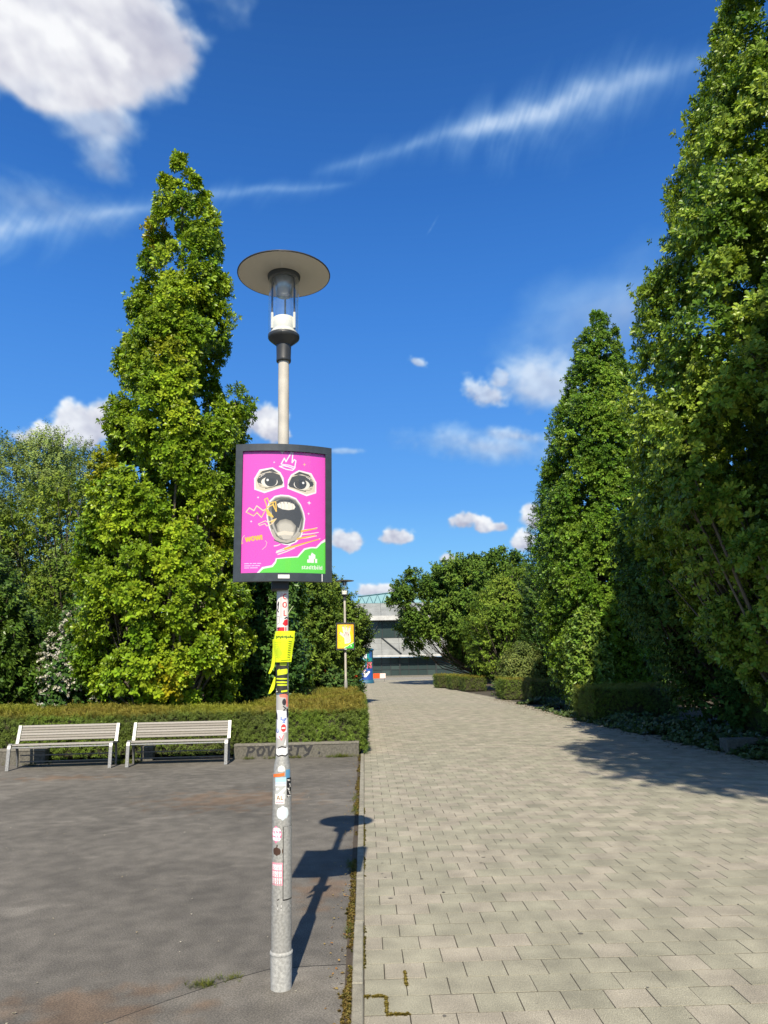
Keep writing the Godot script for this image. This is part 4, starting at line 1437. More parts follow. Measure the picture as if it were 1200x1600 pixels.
	# middle distance on the right
	grow("spreading_tree", "broad dark tree in front of the far hall, branches hanging over its roof", "tree", "", [[1.0, 8.4, 11.5], [1.6, 6.6, 13.0], [2.3, 4.0, 13.6], [3.4, 2.6, 13.8], [5.0, 1.6, 13.8], [6.6, 1.3, 13.6], [7.8, 2.8, 13.4], [8.8, 5.2, 13.0], [9.5, 8.2, 12.2], [9.9, 9.5, 11.3]], -56.0,
		{"seed": 108, "clumps": 250, "per": 60, "clump": [0.6, 1.05], "dark": Color(0.07, 0.14, 0.018), "light": Color(0.16, 0.26, 0.036), "sprigs": broad, "leaf": m.matt_leaf, "bark": m.dark_bark, "trunk": 0.28, "limbs": 10, "foot": 9.0, "steep": 0.6, "tall": 0.8, "inner": 0.4, "branch": 1.5, "deep": 0.8})
	grow("drooping_tree", "yellowish green tree with layered drooping sprays at the bend of the walk", "tree", "", [[0.5, 6.3, 11.2], [1.3, 6.0, 11.5], [2.5, 5.6, 11.6], [3.9, 5.5, 11.6], [5.2, 6.3, 11.3], [6.3, 7.6, 10.8], [7.1, 8.8, 10.0]], -43.0,
		{"seed": 109, "clumps": 170, "per": 54, "clump": [0.5, 0.85], "dark": Color(0.10, 0.18, 0.02), "light": Color(0.22, 0.32, 0.042), "sprigs": small, "leaf": m.matt_leaf, "bark": m.dark_bark, "trunk": 0.2, "limbs": 8, "tall": 0.5, "outward": 1.0, "rise": 0.05, "inner": 0.3})
	grow("grey_shrub", "loose grey green shrub between the hedge blocks right of the walk", "shrub", "", [[0.1, 6.4, 8.9], [0.8, 6.5, 9.0], [1.5, 6.8, 8.9], [2.1, 7.3, 8.5]], -37.2,
		{"seed": 110, "clumps": 44, "per": 44, "clump": [0.3, 0.5], "dark": Color(0.11, 0.155, 0.04), "light": Color(0.20, 0.25, 0.065), "sprigs": airy, "leaf": m.matt_leaf, "bark": m.dark_bark, "trunk": 0.05, "limbs": 5})
	grow("bushy_tree", "bushy tree closing the view behind the right row", "tree", "trees closing the view", [[0.4, 11.5, 19.5], [2.5, 11.0, 20.5], [5.0, 11.2, 20.0], [7.5, 12.2, 19.0], [9.5, 14.0, 17.5]], -33.0,
		{"seed": 111, "clumps": 120, "per": 46, "clump": [0.8, 1.3], "dark": Color(0.054, 0.120, 0.021), "light": Color(0.115, 0.208, 0.036), "sprigs": broad, "leaf": m.matt_leaf, "bark": m.dark_bark, "trunk": 0.25, "limbs": 6})
	# left: background trees and shrubs
	grow("pale_tree", "pale grey green airy tree far behind the left oak, thin at the top", "tree", "", [[1.0, -19.5, -11.6], [4.4, -20.5, -11.0], [7.3, -20.5, -10.9], [9.0, -20.2, -10.9], [10.3, -19.4, -11.2], [11.3, -18.2, -12.0], [11.9, -16.6, -13.4]], -34.0,
		{"seed": 112, "clumps": 280, "per": 70, "clump": [0.65, 1.05], "dark": Color(0.14, 0.20, 0.045), "light": Color(0.30, 0.40, 0.11), "sprigs": airy, "leaf": m.matt_leaf, "bark": m.bark, "trunk": 0.22, "limbs": 10, "inner": 0.35, "branch": 1.3})
	grow("bushy_tree", "olive green bushy tree standing before the pale airy one", "tree", "", [[0.4, -13.6, -6.3], [2.0, -14.2, -5.9], [4.0, -14.3, -6.0], [5.8, -13.6, -6.4], [7.2, -12.4, -7.2], [8.0, -11.0, -8.2]], -26.0,
		{"seed": 113, "clumps": 150, "per": 50, "clump": [0.5, 0.85], "dark": Color(0.10, 0.165, 0.02), "light": Color(0.21, 0.29, 0.035), "sprigs": small, "leaf": m.matt_leaf, "bark": m.dark_bark, "trunk": 0.15, "limbs": 6, "inner": 0.25})
	grow("bushy_tree", "deep green bushy tree at the left edge of the picture behind the hedge", "tree", "", [[0.4, -11.8, -8.2], [1.2, -12.2, -7.9], [2.4, -12.4, -8.0], [3.3, -12.2, -8.6], [4.2, -11.6, -9.4], [4.7, -11.0, -10.0]], -19.4,
		{"seed": 114, "clumps": 130, "per": 56, "clump": [0.4, 0.7], "dark": Color(0.06, 0.12, 0.018), "light": Color(0.14, 0.24, 0.032), "sprigs": small, "leaf": m.leaf, "bark": m.dark_bark, "trunk": 0.12, "limbs": 5, "inner": 0.25})
	rng.seed = 6
	var petals := leaf_sprig(20, 0.045, 0.14, BLADE, 0.9, 1.0)
	grow("blossom_shrub", "shrub covered with small white blossom, left of the yellow green oak", "shrub", "", [[0.4, -8.0, -6.2], [1.2, -8.1, -6.1], [2.0, -8.1, -6.2], [2.8, -7.7, -6.3], [3.4, -7.3, -6.5]], -19.2,
		{"seed": 115, "clumps": 56, "per": 46, "clump": [0.28, 0.5], "dark": Color(0.054, 0.128, 0.027), "light": Color(0.095, 0.192, 0.039), "sprigs": small, "leaf": m.leaf, "bark": m.dark_bark, "trunk": 0.07, "limbs": 5, "flowers": petals, "flower_color": Color(0.62, 0.6, 0.55), "flower_rate": 1.6, "flower_at": Vector2(-7.35, 1.9), "flower_mat": m.matt_leaf})
	grow("leafy_shrub", "dark leafy shrub in the gap right of the yellow green oak", "shrub", "", [[0.4, -3.6, -1.7], [1.8, -3.8, -1.5], [3.4, -3.7, -1.6], [5.0, -3.6, -2.0], [6.4, -3.4, -2.5], [7.2, -3.2, -2.7]], -20.8,
		{"seed": 116, "clumps": 100, "per": 52, "clump": [0.35, 0.6], "dark": Color(0.061, 0.144, 0.030), "light": Color(0.115, 0.232, 0.045), "sprigs": small, "leaf": m.leaf, "bark": m.dark_bark, "trunk": 0.09, "limbs": 6})
	grow("leafy_shrub", "large green bush behind the flyers on the near lamp", "shrub", "", [[0.4, -5.6, -0.9], [1.6, -5.7, -0.75], [3.1, -5.7, -0.8], [4.4, -5.4, -1.1], [5.3, -4.8, -1.8], [5.8, -4.0, -2.4]], -29.0,
		{"seed": 117, "clumps": 190, "per": 56, "clump": [0.4, 0.7], "dark": Color(0.085, 0.15, 0.02), "light": Color(0.17, 0.26, 0.036), "sprigs": small, "leaf": m.matt_leaf, "bark": m.dark_bark, "trunk": 0.12, "limbs": 8})
	grow("leafy_shrub", "rounded green bush behind the lamp with the yellow poster", "shrub", "", [[0.5, -2.2, -0.25], [1.3, -2.4, -0.2], [1.9, -2.5, 0.1], [2.9, -2.5, 0.42], [3.7, -2.5, 0.1], [4.6, -2.5, -0.75], [5.3, -2.3, -1.2], [5.6, -2.0, -1.5]], -31.5,
		{"seed": 118, "clumps": 120, "per": 56, "clump": [0.35, 0.6], "dark": Color(0.08, 0.145, 0.02), "light": Color(0.17, 0.25, 0.036), "sprigs": small, "leaf": m.matt_leaf, "bark": m.dark_bark, "trunk": 0.1, "limbs": 6})
	grow("flowering_shrub", "low shrub dotted with orange red flowers beside the far lamp", "shrub", "", [[0.2, -2.2, -0.1], [0.7, -2.3, -0.05], [1.15, -2.1, -0.1]], -28.4,
		{"seed": 119, "clumps": 36, "per": 36, "clump": [0.2, 0.34], "dark": Color(0.054, 0.112, 0.030), "light": Color(0.101, 0.184, 0.045), "sprigs": small, "leaf": m.matt_leaf, "bark": m.dark_bark, "trunk": 0.03, "limbs": 3, "flowers": petals, "flower_color": Color(0.6, 0.1, 0.03), "flower_rate": 0.06, "flower_at": Vector2(-1.0, 1.0), "flower_mat": m.matt_leaf})
	for b in [[120, -24.0, -14.0, -50.0, 8.5, "green tree in the far left background beyond the pale one"], [121, -13.0, -5.0, -48.0, 7.0, "green tree in the background behind the left oak"], [122, -7.0, -1.2, -46.0, 6.2, "green tree in the background behind the large bush"], [123, 12.0, 21.0, -62.0, 9.0, "dark tree closing the view beside the far hall"], [124, -21.0, -12.0, -24.0, 7.0, "bushy tree beyond the left edge of the picture"]]:
		var x0: float = b[1]
		var x1: float = b[2]
		var h: float = b[4]
		grow("bushy_tree", b[5], "tree", "trees closing the view", [[0.4, x0 + 0.4, x1 - 0.4], [h * 0.3, x0, x1], [h * 0.6, x0 + 0.3, x1 - 0.3], [h * 0.85, x0 + 1.5, x1 - 1.5], [h, (x0 + x1) / 2 - 0.9, (x0 + x1) / 2 + 0.9]], b[3],
			{"seed": b[0], "clumps": 120, "per": 44, "clump": [0.7, 1.2], "dark": Color(0.061, 0.128, 0.021), "light": Color(0.135, 0.224, 0.039), "sprigs": broad, "leaf": m.matt_leaf, "bark": m.dark_bark, "trunk": 0.2, "limbs": 6, "deep": 0.7})


func make_walls(m: Dictionary) -> void:
	# the low retaining wall before the hedge, in pieces
	for w in [[-2.47, -0.12, -14.56, "low concrete wall with black graffiti right of the benches"], [-4.2, -3.98, -14.52, "short stub of concrete wall between the two benches"], [-12.0, -5.95, -14.34, "low concrete wall behind the left bench"]]:
		var wide: float = w[1] - w[0]
		var t := thing("low_wall", w[3], "wall", Vector3((w[0] + w[1]) / 2, 0, w[2]), 0.05, "low wall in front of the hedge")
		var st := begin()
		box(st, Vector3(0, 0.095, -0.1), Vector3(wide, 0.25, 0.2), 0.008)
		obj("wall_body", st, m.concrete, t)
		st = begin()
		box(st, Vector3(0, 0.242, -0.098), Vector3(wide + 0.012, 0.044, 0.214), 0.008)
		obj("coping", st, m.cap, t)
		if wide > 2.0 and wide < 3.0:
			st = begin()
			# P O V E R T Y in loose brush letters
			var letters := [
				[[0.02, 0.0], [0.05, 0.16], [0.02, 0.17], [0.1, 0.17], [0.15, 0.13], [0.11, 0.085], [0.05, 0.08]],
				[[0.1, 0.165], [0.03, 0.11], [0.06, 0.02], [0.13, 0.03], [0.16, 0.11], [0.12, 0.17], [0.07, 0.15]],
				[[0.0, 0.16], [0.05, 0.17], [0.085, 0.01], [0.15, 0.17]],
				[[0.14, 0.16], [0.03, 0.16], [0.03, 0.09], [0.11, 0.09], [0.03, 0.09], [0.03, 0.01], [0.14, 0.02]],
				[[0.03, 0.0], [0.04, 0.16], [0.12, 0.16], [0.13, 0.1], [0.05, 0.08], [0.15, 0.0]],
				[[0.0, 0.17], [0.15, 0.16], [0.08, 0.16], [0.07, 0.01]],
				[[0.0, 0.17], [0.07, 0.08], [0.15, 0.17], [0.1, 0.03], [0.03, -0.01]]]
			for i in letters.size():
				var pts := []
				for p in letters[i]:
					pts.append(Vector2(-wide / 2 + 0.22 + i * 0.178 + p[0] + p[1] * 0.12, 0.035 + p[1] * 1.05))
				ribbon(st, pts, 0.042, 0.0015 + i * 0.0001)
			ribbon(st, [Vector2(0.42, 0.06), Vector2(0.43, 0.09)], 0.034, 0.002)
			obj("graffiti", st, rough_matter(lin(0.035, 0.035, 0.036), 0.9, tex["speck"], 0.25, tex["blotch"], 0.4), t)
	var t := thing("low_wall", "mossy concrete wall end at the right edge of the walk", "wall", Vector3(8.1, 0, -13.95), -0.04, "")
	var st := begin()
	box(st, Vector3(0, 0.11, 0), Vector3(3.0, 0.27, 0.32), 0.015)
	obj("wall_body", st, m.concrete, t)


func scatter(called: String, label: String, meshes: Array, places: Array, tints: Array, mat: Material) -> void:
	var t := setting(called, label)
	t.set_meta("kind", "stuff")
	mass(called, t, meshes, places, tints, mat)


func make_ground_cover(m: Dictionary) -> void:
	rng.seed = 61
	var tuft := leaf_sprig(14, 0.09, 0.02, NEEDLE, 0.16, 1.3)
	var ivy := leaf_sprig(7, 0.075, 0.06, BLADE, 0.95, 0.5)
	var moss := leaf_sprig(16, 0.018, 0.012, BLADE, 0.8, 0.9)
	var p := []
	var c := []
	# moss and weeds in the joint between asphalt and edging
	for i in 5200:
		var z := -rng.randf_range(2.6, 14.6)
		var thick := clampf(0.35 + noise.get_noise_2d(z * 60, 5) * 1.5, 0.0, 1.0)
		if rng.randf() > thick:
			continue
		var x := -0.094 - absf(rng.randfn(0, 0.008 + 0.014 * thick))
		p.append(Transform3D(facing((Vector3.UP + any_way() * 0.3).normalized(), rng.randf() * TAU, rng.randf_range(0.3, 0.8)), Vector3(x, 0.008, z)))
		var g := rng.randf()
		c.append(Color(0.20, 0.14, 0.04).lerp(Color(0.12, 0.12, 0.025), g * g) * rng.randf_range(0.6, 1.2))
	for i in 900:
		var z := -rng.randf_range(3.3, 9.5)
		var x := -0.024
		if noise.get_noise_2d(z * 70, 33) < 0.05:
			continue
		p.append(Transform3D(facing(Vector3.UP, rng.randf() * TAU, rng.randf_range(0.3, 0.7)), Vector3(x + rng.randfn(0, 0.006), 0.002, z)))
		c.append(Color(0.14, 0.12, 0.03) * rng.randf_range(0.7, 1.3))
	# moss in the paving joints near the camera
	for s in [[-0.02, 0.09, -4.36], [0.093, 0.097, -4.255], [0.094, 0.21, -4.147], [0.21, 0.214, -4.575]]:
		for i in 60:
			p.append(Transform3D(facing(Vector3.UP, rng.randf() * TAU, rng.randf_range(0.3, 0.75)), Vector3(rng.randf_range(s[0], s[1]), -0.002, s[2] + rng.randfn(0, 0.007) + (rng.randf_range(-0.09, 0.09) if s[1] - s[0] < 0.02 else 0.0))))
			c.append(Color(0.19, 0.15, 0.03) * rng.randf_range(0.7, 1.2))
	scatter("moss", "moss and small weeds along the edging stones", [moss], p, c, m.matt_leaf)
	p = []
	c = []
	for s in [[-0.9, -4.55, 0.1, 34], [-0.78, -4.63, 0.07, 14], [-0.13, -6.9, 0.1, 30], [-0.13, -9.4, 0.14, 40], [-0.13, -10.2, 0.12, 30], [-0.12, -5.3, 0.05, 12], [-0.45, -14.5, 0.3, 90], [-1.3, -14.5, 0.2, 30], [-1.75, -14.46, 0.2, 24], [-2.2, -14.45, 0.2, 20], [-4.35, -14.3, 0.25, 120], [-4.45, -14.2, 0.2, 60], [-6.1, -14.2, 0.3, 30]]:
		for i in s[3]:
			var at := Vector3(s[0] + rng.randfn(0, s[2] * 0.5), 0.004, s[1] + rng.randfn(0, 0.02 if s[1] > -14 else 0.045))
			if at.x > -0.6 and s[0] > -0.6 and s[1] > -14:
				at = Vector3(s[0] + rng.randfn(0, 0.02), 0.004, s[1] + rng.randfn(0, s[2]))
			p.append(Transform3D(facing((Vector3.UP + any_way() * 0.4).normalized(), rng.randf() * TAU, rng.randf_range(0.25, 0.7) * (0.75 if s[1] > -14 else 1.5)), at))
			c.append(Color(0.16, 0.16, 0.03).lerp(Color(0.09, 0.14, 0.02), rng.randf()) * rng.randf_range(0.7, 1.2))
	scatter("grass_tufts", "small tufts of grass in the crack and at the foot of the wall", [tuft], p, c, m.matt_leaf)
	p = []
	c = []
	for i in 5200:
		var z := -rng.randf_range(12.8, 30.0)
		var e := right_edge(-z)
		var x := e - 0.1 + absf(rng.randfn(0, 0.9))
		if noise.get_noise_2d(x * 30, z * 30) < -0.12 or (x < e + 0.12 and rng.randf() < 0.5):
			continue
		p.append(Transform3D(facing((Vector3.UP + any_way() * 0.5 + Vector3(-0.3, 0, 0.3)).normalized(), rng.randf() * TAU, rng.randf_range(0.7, 1.5)), Vector3(x, rng.randf_range(0.02, 0.22) * clampf((x - e) * 1.6, 0.1, 1.0), z)))
		c.append(Color(0.05, 0.09, 0.025).lerp(Color(0.11, 0.16, 0.05), rng.randf()) * rng.randf_range(0.7, 1.2))
	scatter("ivy", "ivy ground cover under the right hand trees", [ivy], p, c, m.leaf)
	# fallen leaves, petals and grit
	p = []
	c = []
	var flake := leaf_sprig(1, 0.03, 0.0, BLADE, 0.7, 0.0)
	for i in 1500:
		var z := -rng.randf_range(12.0, 34.0)
		var x := right_edge(-z) - absf(rng.randfn(0, 0.35)) + 0.1
		p.append(Transform3D(facing((Vector3.UP + any_way() * 0.3).normalized(), rng.randf() * TAU, rng.randf_range(0.7, 1.8)), Vector3(x, 0.012, z)))
		c.append(Color(0.16, 0.09, 0.035).lerp(Color(0.09, 0.06, 0.03), rng.randf()))
	for i in 1100:
		var x := -rng.randf_range(0.3, 8.0)
		var z := -rng.randf_range(3.2, 14.3)
		p.append(Transform3D(facing((Vector3.UP + any_way() * 0.25).normalized(), rng.randf() * TAU, 0.15 + 0.5 * pow(rng.randf(), 3.0)), Vector3(x, 0.008, z)))
		c.append(Color(0.5, 0.47, 0.38).lerp(Color(0.3, 0.25, 0.15), rng.randf()))
	for i in 260:
		var z := -rng.randf_range(3.5, 14.0)
		p.append(Transform3D(facing((Vector3.UP + any_way() * 0.3).normalized(), rng.randf() * TAU, rng.randf_range(0.3, 0.8)), Vector3(-0.13 - absf(rng.randfn(0, 0.07)), 0.01, z)))
		c.append(Color(0.3, 0.14, 0.05).lerp(Color(0.35, 0.28, 0.1), rng.randf()))
	for i in 120:
		p.append(Transform3D(facing((Vector3.UP + any_way() * 0.2).normalized(), rng.randf() * TAU, rng.randf_range(0.15, 0.4)), Vector3(rng.randf_range(0, 6), 0.006, -rng.randf_range(3.4, 20))))
		c.append(Color(0.5, 0.46, 0.36).lerp(Color(0.12, 0.08, 0.04), rng.randf()))
	var spots := []
	var spot_tints := []
	var disc := begin()
	lathe(disc, [[1.0, 0.0], [0.85, 0.08], [0.0, 0.1]], 9)
	var disc_mesh := done(disc)
	for i in 150:
		var r := rng.randf_range(0.006, 0.016)
		var z := -rng.randf_range(3.5, 16.0)
		spots.append(Transform3D(Basis(Vector3.UP, rng.randf() * TAU).scaled(Vector3(r * rng.randf_range(0.7, 1.3), r * 0.25, r)), Vector3(rng.randf_range(0.1, 6.2), 0.002, z)))
		spot_tints.append(Color(0.06, 0.055, 0.045).lerp(Color(0.16, 0.15, 0.13), rng.randf()))
	scatter("gum_spots", "dark trodden gum spots on the paving", [disc_mesh], spots, spot_tints, m.matt_leaf)
	scatter("fallen_leaves", "fallen petals and dry leaves on the yard and the walk", [flake], p, c, m.matt_leaf)


func dress_post(t: Node3D, m: Dictionary) -> void:
	var flat := func(r: float, g: float, b: float) -> StandardMaterial3D: return plain(Color8(int(r), int(g), int(b)), 0.5)
	var white: StandardMaterial3D = flat.call(214, 212, 206)
	var black: StandardMaterial3D = flat.call(32, 31, 31)
	var f := 0.08
	# inspection door: a shallow seam round a raised leaf
	sticker(t, "door_seam", 0.0557, 0.652, f + 0.87, 0.082, 0.385, flat.call(38, 36, 32))
	sticker(t, "service_door", 0.0562, 0.655, f + 0.91, 0.079, 0.377, m.zinc)
	# lower, thicker part of the post, from the top down
	sticker(t, "round_sticker", 0.0495, 1.152, f - 0.05, 0.044, 0.046, white, "round white sticker on the shoulder", true)
	sticker(t, "sticker", 0.0534, 1.122, f - 0.42, 0.076, 0.017, flat.call(228, 112, 50), "narrow orange sticker", false, 0.12)
	var im := Image.create(96, 160, false, Image.FORMAT_RGB8)
	im.fill(Color8(176, 178, 176))
	im.fill_rect(Rect2i(0, 0, 96, 34), Color8(168, 206, 226))
	im.fill_rect(Rect2i(0, 34, 96, 26), Color8(206, 212, 226))
	for k in 9:
		im.fill_rect(Rect2i(6 + k * 10, 38, 4, 16), Color8(150, 170, 200))
	im.fill_rect(Rect2i(0, 58, 96, 6), Color8(232, 232, 230))
	fill(im, [Vector2(8, 84), Vector2(24, 76), Vector2(40, 84), Vector2(14, 100)], Color8(228, 228, 226))
	fill(im, [Vector2(96, 66), Vector2(96, 92), Vector2(20, 158), Vector2(0, 160), Vector2(10, 136)], Color8(222, 222, 220))
	sticker(t, "torn_sticker", 0.0538, 1.052, f - 0.13, 0.066, 0.115, printed(im), "torn pale blue and grey sticker")
	im = Image.create(96, 104, false, Image.FORMAT_RGB8)
	im.fill(Color8(232, 226, 220))
	write(im, "AL", Vector2(50, 40), 56, Color8(128, 92, 30))
	for k in 5:
		fill(im, oval(Vector2(16 + k * 16, 86), 7, 8), Color8(228, 150, 160))
	sticker(t, "sticker", 0.0543, 0.993, f - 0.22, 0.056, 0.055, printed(im), "white sticker with golden letters")
	im = Image.create(64, 200, false, Image.FORMAT_RGB8)
	im.fill(Color8(28, 27, 28))
	for s in [[6, 18, 40, 30], [30, 60, 52, 96], [8, 104, 30, 128], [24, 140, 46, 168], [6, 180, 60, 196]]:
		stroke(im, [Vector2(s[0], s[1]), Vector2(s[2], s[3])], 9, Color8(232, 228, 218))
		stroke(im, [Vector2(s[2], s[1]), Vector2(s[0] + 8, s[3])], 7, Color8(214, 208, 196))
	sticker(t, "sticker", 0.0541, 1.052, f + 0.93, 0.04, 0.105, printed(im), "tall black and white sticker")
	sticker(t, "sticker", 0.0537, 1.125, f + 0.72, 0.03, 0.05, flat.call(84, 140, 178), "small blue sticker")
	sticker(t, "round_sticker", 0.0546, 0.917, f + 0.12, 0.071, 0.079, flat.call(204, 214, 216), "large round pale blue sticker", true)
	im = Image.create(96, 140, false, Image.FORMAT_RGB8)
	im.fill(Color8(236, 112, 150))
	for k in 9:
		fill(im, oval(Vector2(22 + (k % 3) * 26, 30 + (k / 3) * 38), 16, 19, k * 0.7), Color8(246, 232, 236))
	for k in 7:
		stroke(im, [Vector2(14 + k * 11, 22 + (k * 29) % 80), Vector2(26 + k * 9, 38 + (k * 31) % 80)], 4, Color8(226, 74, 120))
	sticker(t, "sticker", 0.0549, 0.803, f - 0.62, 0.068, 0.092, printed(im), "pink and white scrawled sticker", true)
	sticker(t, "sticker", 0.0551, 0.715, f - 0.53, 0.051, 0.047, flat.call(70, 48, 38), "dark brown apple shaped sticker remains", true)
	sticker(t, "sticker", 0.0551, 0.744, f - 0.47, 0.009, 0.012, flat.call(60, 44, 36), "", true, 0.4)
	sticker(t, "sticker", 0.0552, 0.716, f + 0.2, 0.016, 0.034, flat.call(82, 56, 38), "small brown leaf shaped sticker", true)
	im = Image.create(112, 180, false, Image.FORMAT_RGB8)
	im.fill(Color8(236, 150, 166))
	for row in 3:
		for col in 4:
			var b := Vector2(18 + col * 25, 36 + row * 54)
			fill(im, [b + Vector2(-11, -20), b + Vector2(11, -22), b + Vector2(10, 20), b + Vector2(-10, 21)], Color8(248, 238, 238))
			stroke(im, [b + Vector2(-4, -12), b + Vector2(5, 4), b + Vector2(-5, 12)], 4, Color8(230, 110, 136))
	sticker(t, "sticker", 0.0551, 0.597, f - 0.55, 0.073, 0.118, printed(im), "pink sticker with three rows of fat white letters")
	im = Image.create(256, 40, false, Image.FORMAT_RGB8)
	im.fill(Color8(20, 20, 21))
	var script := Color8(236, 234, 230)
	for side in 2:
		var x := 20.0 if side == 0 else 156.0
		var line := []
		for j in 26:
			line.append(Vector2(x + j * 3.2, 21 + sin(j * 1.35) * 9 * (1.0 - 0.4 * sin(j * 0.5))))
		stroke(im, line, 5, script)
	fill(im, oval(Vector2(128, 20), 15, 19), script)
	stroke(im, [Vector2(122, 12), Vector2(134, 28)], 3, Color8(20, 20, 21))
	stroke(im, [Vector2(134, 12), Vector2(122, 28)], 3, Color8(20, 20, 21))
	sticker(t, "band_sticker", 0.0554, 0.423, f, 0.168, 0.035, printed(im), "black band with white script round the post")
	sticker(t, "scratch", 0.0554, 0.466, f - 0.32, 0.012, 0.006, black, "", false, 0.5)
	# scraped and stickered upper part
	im = Image.create(96, 256, false, Image.FORMAT_RGB8)
	im.fill(Color8(226, 218, 212))
	write(im, "C", Vector2(66, 32), 48, Color8(206, 44, 52))
	write(im, "O", Vector2(66, 82), 48, Color8(206, 44, 52))
	write(im, "L", Vector2(66, 132), 48, Color8(206, 44, 52))
	for s in [[46, 10, 150], [38, 20, 140]]:
		im.fill_rect(Rect2i(s[0], s[1], 3, s[2]), Color8(226, 110, 116))
	fill(im, [Vector2(50, 196), Vector2(64, 172), Vector2(92, 164), Vector2(94, 200), Vector2(70, 208)], Color8(214, 40, 52))
	im.fill_rect(Rect2i(10, 214, 54, 42), Color8(212, 34, 46))
	im.fill_rect(Rect2i(70, 214, 8, 36), Color8(212, 34, 46))
	stroke(im, [Vector2(12, 84), Vector2(24, 64), Vector2(18, 104), Vector2(8, 112), Vector2(22, 122)], 9, Color8(32, 30, 34))
	stroke(im, [Vector2(64, 164), Vector2(80, 156), Vector2(92, 160)], 8, Color8(40, 36, 40))
	stroke(im, [Vector2(6, 150), Vector2(30, 150), Vector2(30, 190), Vector2(6, 196)], 4, Color8(150, 146, 150))
	stroke(im, [Vector2(6, 222), Vector2(30, 216), Vector2(12, 238), Vector2(28, 240)], 6, Color8(60, 40, 60))
	sticker(t, "paper_wrap", 0.0362, 2.045, f - 0.08, 0.088, 0.255, printed(im), "white wrap with red upright letters under the poster")
	im = Image.create(96, 384, false, Image.FORMAT_RGB8)
	im.fill(Color8(172, 170, 166))
	fill(im, [Vector2(0, 10), Vector2(60, 30), Vector2(40, 46), Vector2(0, 40)], Color8(216, 224, 232))
	fill(im, [Vector2(30, 44), Vector2(88, 36), Vector2(92, 112), Vector2(76, 112), Vector2(74, 62), Vector2(34, 58)], Color8(232, 128, 106))
	fill(im, oval(Vector2(62, 86), 13, 18), Color8(52, 46, 50))
	stroke(im, [Vector2(54, 108), Vector2(72, 120), Vector2(58, 130), Vector2(70, 138)], 6, Color8(40, 38, 42))
	fill(im, [Vector2(12, 128), Vector2(84, 136), Vector2(82, 250), Vector2(12, 250)], Color8(226, 228, 236))
	fill(im, [Vector2(78, 120), Vector2(96, 124), Vector2(94, 176), Vector2(80, 168)], Color8(30, 29, 32))
	fill(im, [Vector2(0, 134), Vector2(16, 150), Vector2(18, 180), Vector2(0, 178)], Color8(34, 32, 36))
	im.fill_rect(Rect2i(8, 180, 6, 66), Color8(40, 50, 96))
	for j in 9:
		stroke(im, [Vector2(34 + (j * 17) % 44, 174 + (j * 11) % 26), Vector2(44 + (j * 23) % 36, 168 + (j * 13) % 34)], 4, Color8(84, 108, 190))
	stroke(im, [Vector2(2, 232), Vector2(10, 250), Vector2(26, 246), Vector2(22, 230)], 5, Color8(70, 100, 176))
	fill(im, oval(Vector2(58, 226), 17, 21), Color8(216, 62, 62))
	im.fill_rect(Rect2i(46, 222, 24, 8), Color8(244, 226, 220))
	fill(im, [Vector2(4, 250), Vector2(60, 256), Vector2(50, 288), Vector2(4, 276)], Color8(228, 214, 218))
	stroke(im, [Vector2(30, 268), Vector2(46, 290), Vector2(58, 264)], 7, Color8(230, 130, 136))
	fill(im, [Vector2(60, 318), Vector2(76, 276), Vector2(72, 320)], Color8(236, 236, 234))
	fill(im, [Vector2(4, 336), Vector2(90, 330), Vector2(92, 366), Vector2(66, 372), Vector2(48, 366), Vector2(24, 372), Vector2(4, 364)], Color8(240, 239, 236))
	stroke(im, [Vector2(22, 334), Vector2(48, 324), Vector2(74, 332)], 6, Color8(30, 29, 30))
	stroke(im, [Vector2(4, 368), Vector2(26, 376), Vector2(48, 370), Vector2(70, 376), Vector2(92, 366)], 7, Color8(24, 24, 25))
	sticker(t, "sticker_layers", 0.0366, 1.415, f - 0.02, 0.092, 0.40, printed(im), "many torn stickers over each other on the thin part of the post")


